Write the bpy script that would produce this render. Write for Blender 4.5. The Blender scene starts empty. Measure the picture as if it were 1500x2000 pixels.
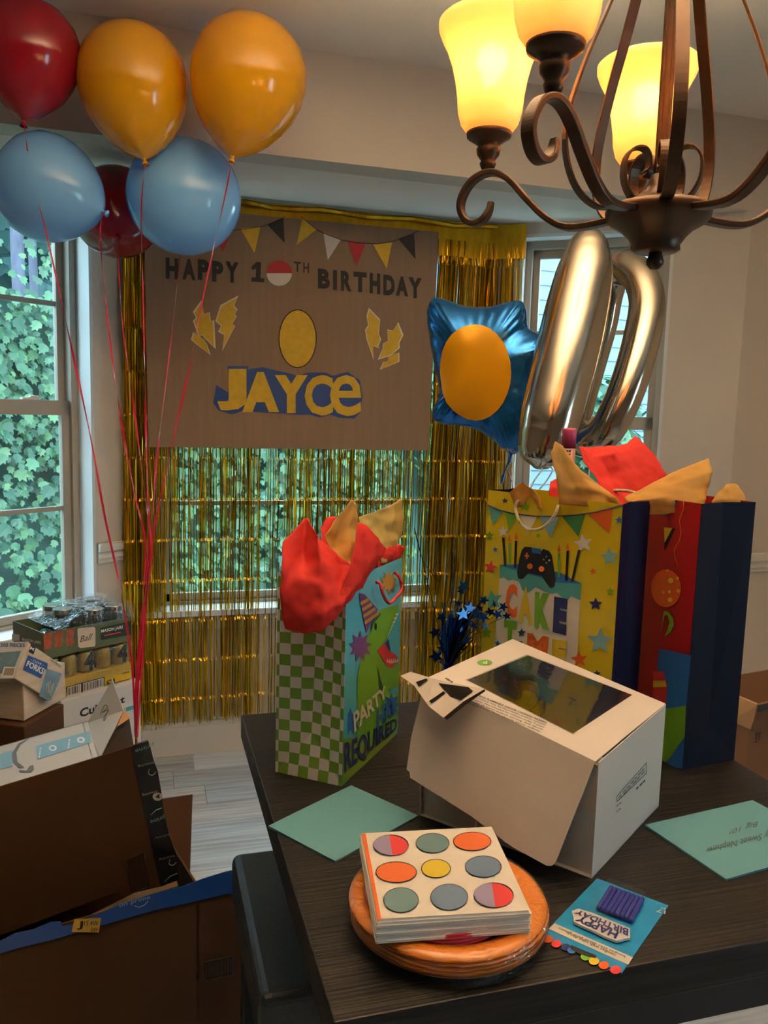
import bpy, math, random
from mathutils import Vector as V, Matrix, noise
from mathutils.geometry import tessellate_polygon
random.seed(7)
SC = bpy.context.scene
COL = SC.collection
PI = math.pi

# ------------------------------------------------------------------ camera
FPX = 1573.88                      # focal length in pixels of the 1500 x 2000 frame
YAW, PIT, ROL = [math.radians(a) for a in (16.4028, 7.0096, 1.5983)]
EYE = V((0, 0, 1.5))
_f = V((math.sin(YAW) * math.cos(PIT), math.cos(YAW) * math.cos(PIT), -math.sin(PIT)))
_r = V((math.cos(YAW), -math.sin(YAW), 0)); _u = _r.cross(_f)
CR_ = _r * math.cos(ROL) + _u * math.sin(ROL)
CU_ = -_r * math.sin(ROL) + _u * math.cos(ROL)
CF_ = _f
cam = bpy.data.cameras.new('camera'); camo = bpy.data.objects.new('camera', cam); COL.objects.link(camo)
cam.sensor_fit = 'VERTICAL'; cam.sensor_height = 24; cam.lens = 24 * FPX / 2000; cam.clip_start = .02; cam.clip_end = 200
mw = Matrix.Identity(4)
for i in range(3):
    mw[i][0] = CR_[i]; mw[i][1] = CU_[i]; mw[i][2] = -CF_[i]; mw[i][3] = EYE[i]
camo.matrix_world = mw
SC.camera = camo

# ------------------------------------------------------------------ sky, sun, exposure
world = bpy.data.worlds.new('sky'); SC.world = world; world.use_nodes = True
wn = world.node_tree.nodes; wn['Background'].inputs[0].default_value = (.63, .82, 1, 1); wn['Background'].inputs[1].default_value = 7.6
sun = bpy.data.lights.new('sun', 'SUN'); sun.energy = 2.6; sun.angle = math.radians(25); sun.color = (1, .97, .9)
suno = bpy.data.objects.new('sun', sun); COL.objects.link(suno); suno.rotation_euler = (math.radians(38), 0, math.radians(-15))
vs = SC.view_settings; vs.view_transform = 'Standard'; vs.look = 'None'; vs.gamma = 1; vs.use_curve_mapping = False; vs.exposure = 0.6
cy = SC.cycles; cy.max_bounces = 8; cy.diffuse_bounces = 6; cy.glossy_bounces = 3; cy.transmission_bounces = 4; cy.transparent_max_bounces = 12; cy.adaptive_threshold = .015; cy.caustics_reflective = False; cy.caustics_refractive = False
LAMP = 2600.0                       # emission of each chandelier bulb

# ------------------------------------------------------------------ measuring helpers (rays of the surveyed camera)
def ray(x, y): return CF_ + CR_ * ((x - 750) / FPX) - CU_ * ((y - 1000) / FPX)
def onz(x, y, z):
    d = ray(x, y); return EYE + d * ((z - EYE.z) / d.z)
def ony(x, y, Y):
    d = ray(x, y); return EYE + d * (Y / d.y)
def at(x, y, dep): return EYE + ray(x, y) * dep
class Pl:                          # a plane in the room; px() finds a surveyed point on it
    def __init__(s, a, b, c):
        s.p = V(a); n = (V(b) - s.p).cross(V(c) - s.p).normalized()
        s.n = n if n.dot(EYE - s.p) > 0 else -n
    def px(s, x, y, off=0):
        d = ray(x, y); q = s.p + s.n * off
        return EYE + d * ((q - EYE).dot(s.n) / d.dot(s.n))

# ------------------------------------------------------------------ materials
MATS = {}
def lin(h):
    if isinstance(h, str):
        h = h.lstrip('#'); h = [int(h[i:i + 2], 16) / 255 for i in (0, 2, 4)]
        return tuple(c / 12.92 if c <= .04045 else ((c + .055) / 1.055) ** 2.4 for c in h)
    return tuple(h)
def M(name, col='#888888', rough=.55, metal=0., var=0., vscale=8., bump=0., bscale=60., stretch=(1, 1, 1), col2=None, trans=0., spec=.5, coat=0., sheer=0., sheercol=None):
    if name in MATS: return MATS[name]
    m = bpy.data.materials.new(name); MATS[name] = m; m.use_nodes = True
    nt = m.node_tree; N = nt.nodes; L = nt.links; b = N['Principled BSDF']
    c = lin(col)
    b.inputs['Roughness'].default_value = rough; b.inputs['Metallic'].default_value = metal
    b.inputs['Specular IOR Level'].default_value = spec; b.inputs['Coat Weight'].default_value = coat
    b.inputs['Base Color'].default_value = (*c, 1)
    tc = N.new('ShaderNodeTexCoord'); mp = N.new('ShaderNodeMapping'); mp.inputs['Scale'].default_value = stretch
    L.new(tc.outputs['Object'], mp.inputs['Vector'])
    if var or col2:
        nz = N.new('ShaderNodeTexNoise'); nz.inputs['Scale'].default_value = vscale; nz.inputs['Detail'].default_value = 5
        L.new(mp.outputs[0], nz.inputs['Vector'])
        rp = N.new('ShaderNodeValToRGB'); L.new(nz.outputs['Fac'], rp.inputs[0])
        rp.color_ramp.elements[0].position = .3; rp.color_ramp.elements[1].position = .7
        c2 = lin(col2) if col2 else tuple(min(1, x * (1 + var)) for x in c)
        c1 = c if col2 else tuple(x * (1 - var) for x in c)
        rp.color_ramp.elements[0].color = (*c1, 1); rp.color_ramp.elements[1].color = (*c2, 1)
        L.new(rp.outputs[0], b.inputs['Base Color'])
    if bump:
        nb = N.new('ShaderNodeTexNoise'); nb.inputs['Scale'].default_value = bscale; nb.inputs['Detail'].default_value = 4
        L.new(mp.outputs[0], nb.inputs['Vector'])
        bp = N.new('ShaderNodeBump'); bp.inputs['Strength'].default_value = bump; bp.inputs['Distance'].default_value = .01
        L.new(nb.outputs['Fac'], bp.inputs['Height']); L.new(bp.outputs[0], b.inputs['Normal'])
    out = N['Material Output']; last = b
    if trans:
        t = N.new('ShaderNodeBsdfTranslucent'); t.inputs[0].default_value = (*c, 1)
        mx = N.new('ShaderNodeMixShader'); mx.inputs[0].default_value = trans
        L.new(last.outputs[0], mx.inputs[1]); L.new(t.outputs[0], mx.inputs[2]); last = mx
    if sheer:
        t = N.new('ShaderNodeBsdfTransparent'); t.inputs[0].default_value = (*(lin(sheercol) if sheercol else (1, 1, 1)), 1)
        mx = N.new('ShaderNodeMixShader'); mx.inputs[0].default_value = sheer
        L.new(last.outputs[0], mx.inputs[1]); L.new(t.outputs[0], mx.inputs[2]); last = mx
    if last is not b: L.new(last.outputs[0], out.inputs[0])
    return m
def glow(name, col, s):
    m = bpy.data.materials.new(name); m.use_nodes = True; N = m.node_tree.nodes
    N.remove(N['Principled BSDF']); e = N.new('ShaderNodeEmission'); e.inputs[0].default_value = (*lin(col), 1); e.inputs[1].default_value = s
    m.node_tree.links.new(e.outputs[0], N['Material Output'].inputs[0]); return m
def film(name, tint=(1, 1, 1), gloss=.12, rough=.05, bump=0, bscale=40, fk=.6):
    if name in MATS: return MATS[name]
    m = bpy.data.materials.new(name); MATS[name] = m; m.use_nodes = True; N = m.node_tree.nodes; L = m.node_tree.links
    N.remove(N['Principled BSDF'])
    t = N.new('ShaderNodeBsdfTransparent'); t.inputs[0].default_value = (*tint, 1)
    g = N.new('ShaderNodeBsdfGlossy'); g.inputs['Roughness'].default_value = rough
    mx = N.new('ShaderNodeMixShader'); L.new(t.outputs[0], mx.inputs[1]); L.new(g.outputs[0], mx.inputs[2]); L.new(mx.outputs[0], N['Material Output'].inputs[0])
    fr = N.new('ShaderNodeLayerWeight'); fr.inputs[0].default_value = .25
    ma = N.new('ShaderNodeMath'); ma.operation = 'MULTIPLY_ADD'; ma.inputs[1].default_value = fk; ma.inputs[2].default_value = gloss
    L.new(fr.outputs['Facing'], ma.inputs[0]); L.new(ma.outputs[0], mx.inputs[0])
    if bump:
        tc = N.new('ShaderNodeTexCoord'); nb = N.new('ShaderNodeTexNoise'); nb.inputs['Scale'].default_value = bscale; nb.inputs['Distortion'].default_value = 1.5
        L.new(tc.outputs['Object'], nb.inputs['Vector']); bp = N.new('ShaderNodeBump'); bp.inputs['Strength'].default_value = bump; bp.inputs['Distance'].default_value = .02
        L.new(nb.outputs['Fac'], bp.inputs['Height']); L.new(bp.outputs[0], g.inputs['Normal']); L.new(bp.outputs[0], fr.inputs['Normal'])
    return m

# ------------------------------------------------------------------ mesh helpers
def thing(name, label, cat, loc=(0, 0, 0), group=None):
    o = bpy.data.objects.new(name, None); COL.objects.link(o); o.location = V(loc); o.empty_display_size = .05
    o['label'] = label; o['category'] = cat
    if group: o['group'] = group
    return o
def wloc(o):
    p = V((0, 0, 0))
    while o is not None: p = p + V(o.location); o = o.parent
    return p
class MB:
    def __init__(s): s.v = []; s.f = []; s.mi = []; s.sm = []; s.mats = []
    def m(s, mat):
        if mat not in s.mats: s.mats.append(mat)
        return s.mats.index(mat)
    def add(s, vs_, fs, mat, smooth=False):
        o = len(s.v); s.v += [V(p) for p in vs_]; k = s.m(mat)
        for f in fs: s.f.append([i + o for i in f]); s.mi.append(k); s.sm.append(smooth)
        return s
    def hexa(s, o, a, b, c, mat):          # corner and three edge vectors
        o, a, b, c = V(o), V(a), V(b), V(c)
        p = [o, o + a, o + a + b, o + b, o + c, o + a + c, o + a + b + c, o + b + c]
        fs = [(0, 3, 2, 1), (4, 5, 6, 7), (0, 1, 5, 4), (1, 2, 6, 5), (2, 3, 7, 6), (3, 0, 4, 7)]
        if a.cross(b).dot(c) < 0: fs = [f[::-1] for f in fs]
        return s.add(p, fs, mat)
    def box(s, x0, x1, y0, y1, z0, z1, mat): return s.hexa((x0, y0, z0), (x1 - x0, 0, 0), (0, y1 - y0, 0), (0, 0, z1 - z0), mat)
    def quad(s, a, b, c, d, mat): return s.add([a, b, c, d], [(0, 1, 2, 3)], mat)
    def poly(s, pts, mat):
        pts = [V(p) for p in pts]; return s.add(pts, tessellate_polygon([pts]), mat)
    def slab(s, pts, th, mat):             # polygon with thickness along th vector
        pts = [V(p) for p in pts]; n = len(pts); th = V(th); t = tessellate_polygon([pts])
        fs = [tuple(f) for f in t] + [tuple(i + n for i in f[::-1]) for f in t] + [(i, (i + 1) % n, (i + 1) % n + n, i + n) for i in range(n)]
        return s.add(pts + [p + th for p in pts], fs, mat)
    def lathe(s, prof, o, mat, axis=(0, 0, 1), seg=32, smooth=True, sy=1.0):
        o = V(o); ax = V(axis).normalized(); e = V((1, 0, 0)) if abs(ax.x) < .9 else V((0, 1, 0))
        a = ax.cross(e).normalized(); b = ax.cross(a); vs_ = []; fs = []
        for r, z in prof:
            for k in range(seg):
                t = 2 * PI * k / seg; vs_.append(o + a * (r * math.cos(t)) + b * (r * math.sin(t) * sy) + ax * z)
        for i in range(len(prof) - 1):
            for k in range(seg):
                k2 = (k + 1) % seg; fs.append((i * seg + k, (i + 1) * seg + k, (i + 1) * seg + k2, i * seg + k2))
        if prof[0][0] > 1e-5: fs.append(tuple(range(seg)))
        if prof[-1][0] > 1e-5: fs.append(tuple(range((len(prof) - 1) * seg, len(prof) * seg))[::-1])
        return s.add(vs_, fs, mat, smooth)
    def tube(s, path, rad, mat, seg=8, closed=False, smooth=True, flat=1.0, ref=None):
        P = [V(p) for p in path]; n = len(P); R = rad if isinstance(rad, (list, tuple)) else [rad] * n
        vs_ = []; fs = []; up = V(ref) if ref else None
        for i, p in enumerate(P):
            t = (P[(i + 1) % n] - P[i - 1]) if closed else (P[min(i + 1, n - 1)] - P[max(i - 1, 0)])
            t.normalize()
            if up is None: up = t.orthogonal()
            a = (up - t * up.dot(t)); a = a.normalized() if a.length > 1e-6 else t.orthogonal().normalized()
            b = t.cross(a)
            if ref is None: up = a
            for k in range(seg):
                q = 2 * PI * k / seg; vs_.append(p + (a * math.cos(q) + b * (math.sin(q) * flat)) * R[i])
        m = n if closed else n - 1
        for i in range(m):
            j = (i + 1) % n
            for k in range(seg):
                k2 = (k + 1) % seg; fs.append((i * seg + k, i * seg + k2, j * seg + k2, j * seg + k))
        if not closed:
            fs.append(tuple(range(seg))[::-1]); fs.append(tuple(range((n - 1) * seg, n * seg)))
        return s.add(vs_, fs, mat, smooth)
    def bar(s, path, side, w, t, mat, smooth=False):    # rectangular section, w along side, t across
        P = [V(p) for p in path]; side = V(side).normalized(); n = len(P); vs_ = []; fs = []
        for i, p in enumerate(P):
            tg = (P[min(i + 1, n - 1)] - P[max(i - 1, 0)]).normalized(); sd = (side - tg * side.dot(tg)).normalized(); nn = tg.cross(sd)
            ww = w[i] if isinstance(w, (list, tuple)) else w
            for a, b in ((-1, -1), (1, -1), (1, 1), (-1, 1)): vs_.append(p + sd * (a * ww / 2) + nn * (b * t / 2))
        for i in range(n - 1):
            for k in range(4):
                k2 = (k + 1) % 4; fs.append((i * 4 + k, i * 4 + k2, i * 4 + 4 + k2, i * 4 + 4 + k))
        fs.append((3, 2, 1, 0)); o = (n - 1) * 4; fs.append((o, o + 1, o + 2, o + 3))
        return s.add(vs_, fs, mat, smooth)
    def grid(s, rows, mat, smooth=True):
        n = len(rows[0]); vs_ = [p for r in rows for p in r]; fs = []
        for i in range(len(rows) - 1):
            for j in range(n - 1): fs.append((i * n + j, i * n + j + 1, (i + 1) * n + j + 1, (i + 1) * n + j))
        return s.add(vs_, fs, mat, smooth)
    def build(s, name, parent=None, bevel=0, subsurf=0, solid=0, label=None, cat=None, group=None, kind=None, loc=None, segs=2):
        me = bpy.data.meshes.new(name); base = wloc(parent) if parent else V((0, 0, 0))
        l = V(loc) if loc is not None else base
        me.from_pydata([p - l for p in s.v], [], s.f)
        for m in s.mats: me.materials.append(m)
        for p, k, q in zip(me.polygons, s.mi, s.sm): p.material_index = k; p.use_smooth = q
        me.update()
        o = bpy.data.objects.new(name, me); COL.objects.link(o)
        if parent: o.parent = parent
        o.location = l - base
        if bevel:
            b = o.modifiers.new('bevel', 'BEVEL'); b.width = bevel; b.segments = segs; b.limit_method = 'ANGLE'
        if subsurf:
            b = o.modifiers.new('subsurf', 'SUBSURF'); b.levels = subsurf; b.render_levels = subsurf
        if solid:
            b = o.modifiers.new('solid', 'SOLIDIFY'); b.thickness = solid; b.offset = 0
        if label: o['label'] = label
        if cat: o['category'] = cat
        if group: o['group'] = group
        if kind: o['kind'] = kind
        return o
_gc = {}
def glyph(t, bold=0., spacing=1.0, shear=0.):
    k = (t, bold, spacing, shear)
    if k not in _gc:
        cu = bpy.data.curves.new('txt', 'FONT'); cu.body = t; cu.offset = bold; cu.resolution_u = 3; cu.space_character = spacing; cu.shear = shear
        ob = bpy.data.objects.new('txt', cu); me = ob.to_mesh()
        vs_ = [v.co.copy() for v in me.vertices]; fs = [tuple(p.vertices) for p in me.polygons]
        ob.to_mesh_clear(); bpy.data.objects.remove(ob); bpy.data.curves.remove(cu)
        x0 = min(v.x for v in vs_); x1 = max(v.x for v in vs_); y0 = min(v.y for v in vs_); y1 = max(v.y for v in vs_)
        _gc[k] = ([((v.x - x0) / (x1 - x0 + 1e-9), (v.y - y0) / (y1 - y0 + 1e-9)) for v in vs_], fs)
    return _gc[k]
def text(mb, t, quad, mat, bold=0., spacing=1.0, shear=0.):      # quad = TL, TR, BR, BL of the lettering, as 3D points
    uv, fs = glyph(t, bold, spacing, shear); a, b, c, d = [V(q) for q in quad]
    mb.add([(a * (1 - u) + b * u) * v + (d * (1 - u) + c * u) * (1 - v) for u, v in uv], fs, mat)
def tpx(mb, pl, t, q, mat, off=.0012, **k): text(mb, t, [pl.px(x, y, off) for x, y in q], mat, **k)
def ink(mb, pl, q, mat, off=.0006, n=4):          # print too small to read: short strokes of ink
    a, b, c, d = [pl.px(x, y, off) for x, y in q]
    for i in range(n):
        u0, u1 = (i + .08) / n, (i + .72 + .2 * (i % 2)) / n
        mb.quad(a.lerp(b, u0), a.lerp(b, u1), d.lerp(c, u1), d.lerp(c, u0), mat)
def rect(x0, y0, x1, y1): return [(x0, y0), (x1, y0), (x1, y1), (x0, y1)]
def ppx(mb, pl, pts, mat, off=.0008): mb.poly([pl.px(x, y, off) for x, y in pts], mat)
def star2(cx, cy, r, k=.42, a0=-PI / 2, n=5, sx=1., sy=1.): return [(cx + sx * (r if i % 2 == 0 else r * k) * math.cos(a0 + PI * i / n), cy + sy * (r if i % 2 == 0 else r * k) * math.sin(a0 + PI * i / n)) for i in range(2 * n)]
def disc2(cx, cy, rx, ry=None, n=20): return [(cx + rx * math.cos(2 * PI * i / n), cy + (ry or rx) * math.sin(2 * PI * i / n)) for i in range(n)]
def smooth_path(pts, k=6):               # Catmull-Rom through points
    P = [V(p) for p in pts]; out = []
    for i in range(len(P) - 1):
        a, b, c, d = P[max(i - 1, 0)], P[i], P[i + 1], P[min(i + 2, len(P) - 1)]
        for j in range(k):
            t = j / k; out.append(.5 * ((2 * b) + (c - a) * t + (2 * a - 5 * b + 4 * c - d) * t * t + (3 * b - a - 3 * c + d) * t ** 3))
    out.append(P[-1]); return out

# ================================================================== THE ROOM
wall_m = M('wall_paint', '#d3cabe', .75, var=.03, vscale=3, bump=.05, bscale=220)
ceil_m = M('ceiling_paint', '#ece6dd', .85, var=.03, vscale=2, bump=.08, bscale=160)
trim_m = M('white_trim_paint', '#d9d4cd', .4, var=.02, vscale=5)
reveal_m = M('white_reveal_paint', '#dfe2e2', .55, var=.02, vscale=4)
vinyl_m = M('window_vinyl', '#a49c8f', .45, var=.03, vscale=6)
YC = 3.463; CL = V((-.088, YC, 0)); CRN = V((1.48, YC, 0)); YH = 2.826; LE = V((-.93, YH, 0)); RE = V((2.342, YH, 0))
ZB = 2.348; ZC = 2.70; TH = .16
XL, XR, YB = -2.3, 3.1, -2.6
SILL, WTOP = .64, 2.297

def struct(mb, name, parent=None, **k):
    o = mb.build(name, parent, **k); o['kind'] = 'structure'; return o
def wall_frame(p0, p1):
    d = (p1 - p0).normalized(); n = V((d.y, -d.x, 0)); n = n if n.dot(V((.7, 1, 0)) - p0) > 0 else -n
    return d, n, (p1 - p0).length
def wall_hole(name, p0, p1, u0, u1, z0, z1, zt, ext=(0, 0)):
    d, n, L = wall_frame(p0, p1); mb = MB(); Z = V((0, 0, 1))
    def piece(a, b, za, zb): mb.hexa(p0 + d * a + Z * za, d * (b - a), -n * TH, Z * (zb - za), wall_m)
    piece(-ext[0], u0, 0, zt); piece(u1, L + ext[1], 0, zt); piece(u0, u1, 0, z0); piece(u0, u1, z1, zt)
    return struct(mb, name)
WIN = {}
wall_hole('wall_center', CL, CRN, .108, 1.45, SILL, WTOP, ZB + .05)
wall_hole('wall_left', CL, LE, .147, .80, SILL, WTOP, ZB + .05)
wall_hole('wall_right', CRN, RE, .138, .783, SILL, WTOP, ZB + .05)

mb = MB(); mb.box(RE.x, XR + .1, YH, YH + .15, 0, ZC, wall_m); struct(mb, 'wall_return_right')
mb = MB(); mb.box(XL - .1, LE.x, YH, YH + .15, 0, ZC, wall_m); struct(mb, 'wall_return_left')
mb = MB(); mb.box(LE.x, RE.x, YH, YH + .12, ZB, ZC, wall_m); struct(mb, 'wall_header')
mb = MB(); mb.slab([(LE.x, YH + .12, ZB), (RE.x, YH + .12, ZB), (CRN.x + .05, YC + .05, ZB), (CL.x - .05, YC + .05, ZB)], (0, 0, .12), ceil_m); struct(mb, 'ceiling_bay')
mb = MB(); mb.box(XL - .1, XR + .1, YB - .1, YH + .15, ZC, ZC + .12, ceil_m); struct(mb, 'ceiling')
dim_m = M('darkened_unseen_wall', '#7d7468', .75, var=.03, vscale=3)  # unseen walls darkened to cut the fill light from behind
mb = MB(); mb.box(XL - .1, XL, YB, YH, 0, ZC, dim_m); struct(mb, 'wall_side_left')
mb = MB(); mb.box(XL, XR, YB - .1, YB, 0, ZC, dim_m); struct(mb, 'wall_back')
# side wall on the right with an unseen small window, added for the cool light from that side
PD0, PD1, PDB, PDT = -1.2, -.2, .95, 2.05
mb = MB(); mb.box(XR, XR + .1, YB, PD0, 0, ZC, wall_m); mb.box(XR, XR + .1, PD1, YH, 0, ZC, wall_m); mb.box(XR, XR + .1, PD0, PD1, PDT, ZC, wall_m); mb.box(XR, XR + .1, PD0, PD1, 0, PDB, wall_m); struct(mb, 'wall_side_right')
glass_m = film('window_glass', (.88, .97, .96), .03, .02)
dr = bpy.data.objects.new('window_4', None); COL.objects.link(dr); dr.location = (XR, PD0, PDB); dr['kind'] = 'structure'
mb = MB()
for y in (PD0, PD1 - .06): mb.box(XR + .02, XR + .07, y, y + .06, PDB, PDT, trim_m)
for z in (PDB, PDT - .06): mb.box(XR + .02, XR + .07, PD0, PD1, z, z + .06, trim_m)
mb.build('window_frame', dr)
mb = MB(); mb.box(XR + .04, XR + .046, PD0 + .06, PD1 - .06, PDB + .06, PDT - .06, glass_m); mb.build('pane', dr)

# floor planks
fl = MB(); fl.box(XL, XR, YB, YC + .05, -.10, -.012, M('subfloor', '#4a4039', .9)); flo = struct(fl, 'floor')
pm = [M('plank_%d' % i, c, .27, var=.0, col2=c2, vscale=3.2, stretch=(.7, 16, 1), bump=.12, bscale=40) for i, (c, c2) in enumerate((('#a3acb5', '#cbd5de'), ('#8b8e91', '#b0bac4'), ('#b3bec9', '#d6e0ea'), ('#918f8e', '#bbbcbd')))]
PW, PLN = .152, 1.22
pc = {}
row = 0; y = .4
while y < YC:
    x = XL + .05 - random.random() * PLN
    while x < XR:
        a, b = max(x, XL), min(x + PLN, XR)
        if b - a > .03 and not (y > YH - .02 and (a > RE.x or b < LE.x)):
            m = random.choice(pm); key = (round(b - a, 2), m.name)
            if key not in pc:
                me = MB(); me.box(0, b - a - .0015, 0, PW - .0015, -.012, 0, m); o = me.build('plank', flo); pc[key] = o.data
            else:
                o = bpy.data.objects.new('plank', pc[key]); COL.objects.link(o); o.parent = flo
            o.location = (a, y, 0)
        x += PLN
    y += PW; row += 1
mb = MB(); mb.box(XL, XR, YB, .4, -.012, 0, pm[1]); o = mb.build('plank_field', flo); o['kind'] = 'stuff'

# trim: baseboards and chair rails
def along(p0, p1, a, b, n, prof, mat, mb):       # prof: list of (out, z0, z1)
    d = (p1 - p0).normalized(); Z = V((0, 0, 1))
    for o, z0, z1 in prof: mb.hexa(p0 + d * a + Z * z0, d * (b - a), n * o, Z * (z1 - z0), mat)
BASE = [(.014, 0, .125), (.009, .125, .145)]
RAIL = [(.014, .868, .95), (.022, .886, .902), (.026, .915, .946)]
for nm, p0, p1, spans, rails in (('center', CL, CRN, [(0, 1.568)], [(.0, .045), (1.50, 1.568)]), ('left', CL, LE, [(0, 1.056)], [(0, .142), (.85, 1.056)]), ('right', CRN, RE, [(0, 1.07)], [(0, .125), (.80, 1.07)])):
    d, n, L = wall_frame(p0, p1)
    for a, b in spans:
        mb = MB(); along(p0, p1, a, b, n, BASE, trim_m, mb); struct(mb, 'baseboard_' + nm)
    for k, (a, b) in enumerate(rails):
        mb = MB(); along(p0, p1, a, b, n, RAIL, trim_m, mb); struct(mb, 'trim_rail_%s_%d' % (nm, k + 1), bevel=.003)
mb = MB(); along(RE, RE + V((1, 0, 0)), 0, XR - RE.x, V((0, -1, 0)), RAIL, trim_m, mb); struct(mb, 'trim_rail_return', bevel=.003)
mb = MB(); along(RE, RE + V((1, 0, 0)), 0, XR - RE.x, V((0, -1, 0)), BASE, trim_m, mb); struct(mb, 'baseboard_return_right')
mb = MB(); along(V((XL, YH, 0)), LE, 0, LE.x - XL, V((0, -1, 0)), BASE, trim_m, mb); struct(mb, 'baseboard_return_left')

# windows: reveal, frame, two sashes with one muntin each, panes
def window(n_, p0, p1, u0, u1, lock=False):
    d, n, L = wall_frame(p0, p1); Z = V((0, 0, 1)); root = bpy.data.objects.new('window_%d' % n_, None); COL.objects.link(root)
    root.location = p0 + d * u0 + Z * SILL; root['kind'] = 'structure'
    def bx(mb, a, b, z0, z1, o0, o1, mat): mb.hexa(p0 + d * a + Z * z0 - n * o0, d * (b - a), -n * (o1 - o0), Z * (z1 - z0), mat)
    mb = MB(); t = .012
    bx(mb, u0 - .002, u0 + t, SILL, WTOP, -.002, .10, reveal_m); bx(mb, u1 - t, u1 + .002, SILL, WTOP, -.002, .10, reveal_m); bx(mb, u0, u1, WTOP - t, WTOP + .002, -.002, .10, reveal_m)
    mb.build('reveal', root)
    mb = MB(); bx(mb, u0 - .035, u1 + .035, SILL - .022, SILL + .004, -.035, 0, reveal_m); bx(mb, u0, u1, SILL - .022, SILL + .004, 0, .10, reveal_m); bx(mb, u0 - .02, u1 + .02, SILL - .085, SILL - .022, -.014, 0, trim_m); mb.build('window_sill', root, bevel=.003)
    mb = MB(); a, b = u0 + t, u1 - t
    for q in ((a, a + .028, SILL, WTOP), (b - .028, b, SILL, WTOP), (a, b, WTOP - .045, WTOP - t), (a, b, SILL, SILL + .018)): bx(mb, *q, .085, .16, vinyl_m)
    mb.build('window_frame', root, bevel=.002)
    a += .028; b -= .028; ZM0, ZM1 = 1.456, 1.513
    for nm, z0, z1, o0, mz, s in (('lower_sash', SILL + .018, ZM1, .10, 1.088, .034), ('upper_sash', ZM0, WTOP - .045, .128, 1.885, .03)):
        mb = MB(); o1 = o0 + .026
        for q in ((a, a + s, z0, z1), (b - s, b, z0, z1), (a, b, z0, z0 + (.034 if nm == 'lower_sash' else ZM1 - ZM0)), (a, b, z1 - (ZM1 - ZM0 if nm == 'lower_sash' else .035), z1)): bx(mb, *q, o0, o1, vinyl_m)
        sash = mb.build(nm, root, bevel=.002)
        mb = MB(); bx(mb, a + s, b - s, mz - .009, mz + .009, o0 + .006, o1 - .004, vinyl_m); mb.build('muntin', sash)
        for za, zb in ((z0 + .03, mz), (mz, z1 - .035)):
            mb = MB(); bx(mb, a + s * .5, b - s * .5, za, zb, o0 + .012, o0 + .016, glass_m); mb.build('pane', sash)
    if lock:
        mb = MB(); c = (u0 + u1) / 2 - .13
        bx(mb, c - .035, c + .035, ZM1, ZM1 + .008, .102, .124, trim_m); bx(mb, c - .03, c + .005, ZM1 + .008, ZM1 + .016, .098, .118, trim_m); mb.build('sash_lock', root, bevel=.002)
    por = bpy.data.lights.new('daylight_portal', 'AREA'); por.shape = 'RECTANGLE'; por.size = u1 - u0; por.size_y = WTOP - SILL; por.cycles.is_portal = True
    po = bpy.data.objects.new('daylight_portal', por); COL.objects.link(po)
    po.matrix_world = Matrix.Translation(p0 + d * (u0 + u1) / 2 + Z * (SILL + WTOP) / 2 - n * .17) @ (n.to_track_quat('-Z', 'Y').to_matrix().to_4x4())
window(1, CL, LE, .147, .80, True); window(2, CL, CRN, .108, 1.45); window(3, CRN, RE, .138, .783, True)
por = bpy.data.lights.new('daylight_portal', 'AREA'); por.shape = 'RECTANGLE'; por.size = PD1 - PD0; por.size_y = PDT - PDB; por.cycles.is_portal = True
po = bpy.data.objects.new('daylight_portal', por); COL.objects.link(po)
po.matrix_world = Matrix.Translation((XR + .12, (PD0 + PD1) / 2, (PDB + PDT) / 2)) @ (V((-1, 0, 0)).to_track_quat('-Z', 'Y').to_matrix().to_4x4())

# ================================================================== OUTDOORS
GZ = -.45
grass_m = M('lawn_green', '#31492e', .9, var=.3, vscale=2, bump=.4, bscale=30)
drive_m = M('driveway_concrete', '#556374', .85, var=.06, vscale=3)
mb = MB(); mb.box(-30, 30, YC + .2, 45, GZ - .2, GZ, grass_m); o = struct(mb, 'ground_outside')
mb = MB(); mb.slab([(4.2, 5.2, GZ + .01), (16, 5.2, GZ + .01), (16, 8.9, GZ + .01), (4.9, 8.9, GZ + .01)], (0, 0, .02), drive_m)
mb.build('driveway', label='pale concrete driveway outside beyond the right window', cat='driveway', loc=(6, 8, GZ))

def leaf_mesh(name, mat, lobes=5):
    me = MB(); pts = []
    prof = [(0, -.5), (.30, -.42), (.46, -.10), (.30, .02), (.36, .34), (.14, .26), (0, .56), (-.14, .26), (-.36, .34), (-.30, .02), (-.46, -.10), (-.30, -.42)]
    pts = [(x, y, .10 * abs(x)) for x, y in prof]
    me.add([(0, 0, -.02)] + pts, [(0, i + 1, (i + 1) % 12 + 1) for i in range(12)], mat)
    return me
ivy_ms = [M('ivy_leaf_%d' % i, c, .5, var=.12, vscale=3, trans=.35) for i, c in enumerate(('#3b6348', '#487153', '#2f5743', '#517650', '#284e3b'))]
tree_ms = [M('tree_leaf_%d' % i, c, .6, var=.1, vscale=1, trans=.4) for i, c in enumerate(('#385f5d', '#456c66', '#2e5451'))]
bank_m = M('bank_dark_green', '#22403a', .95, var=.25, vscale=2)  # dark green backing surface behind the ivy leaves
bark_m = M('pine_bark', '#4c4e5e', .95, var=.25, vscale=9, stretch=(1, 1, .35), bump=.6, bscale=14)

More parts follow.
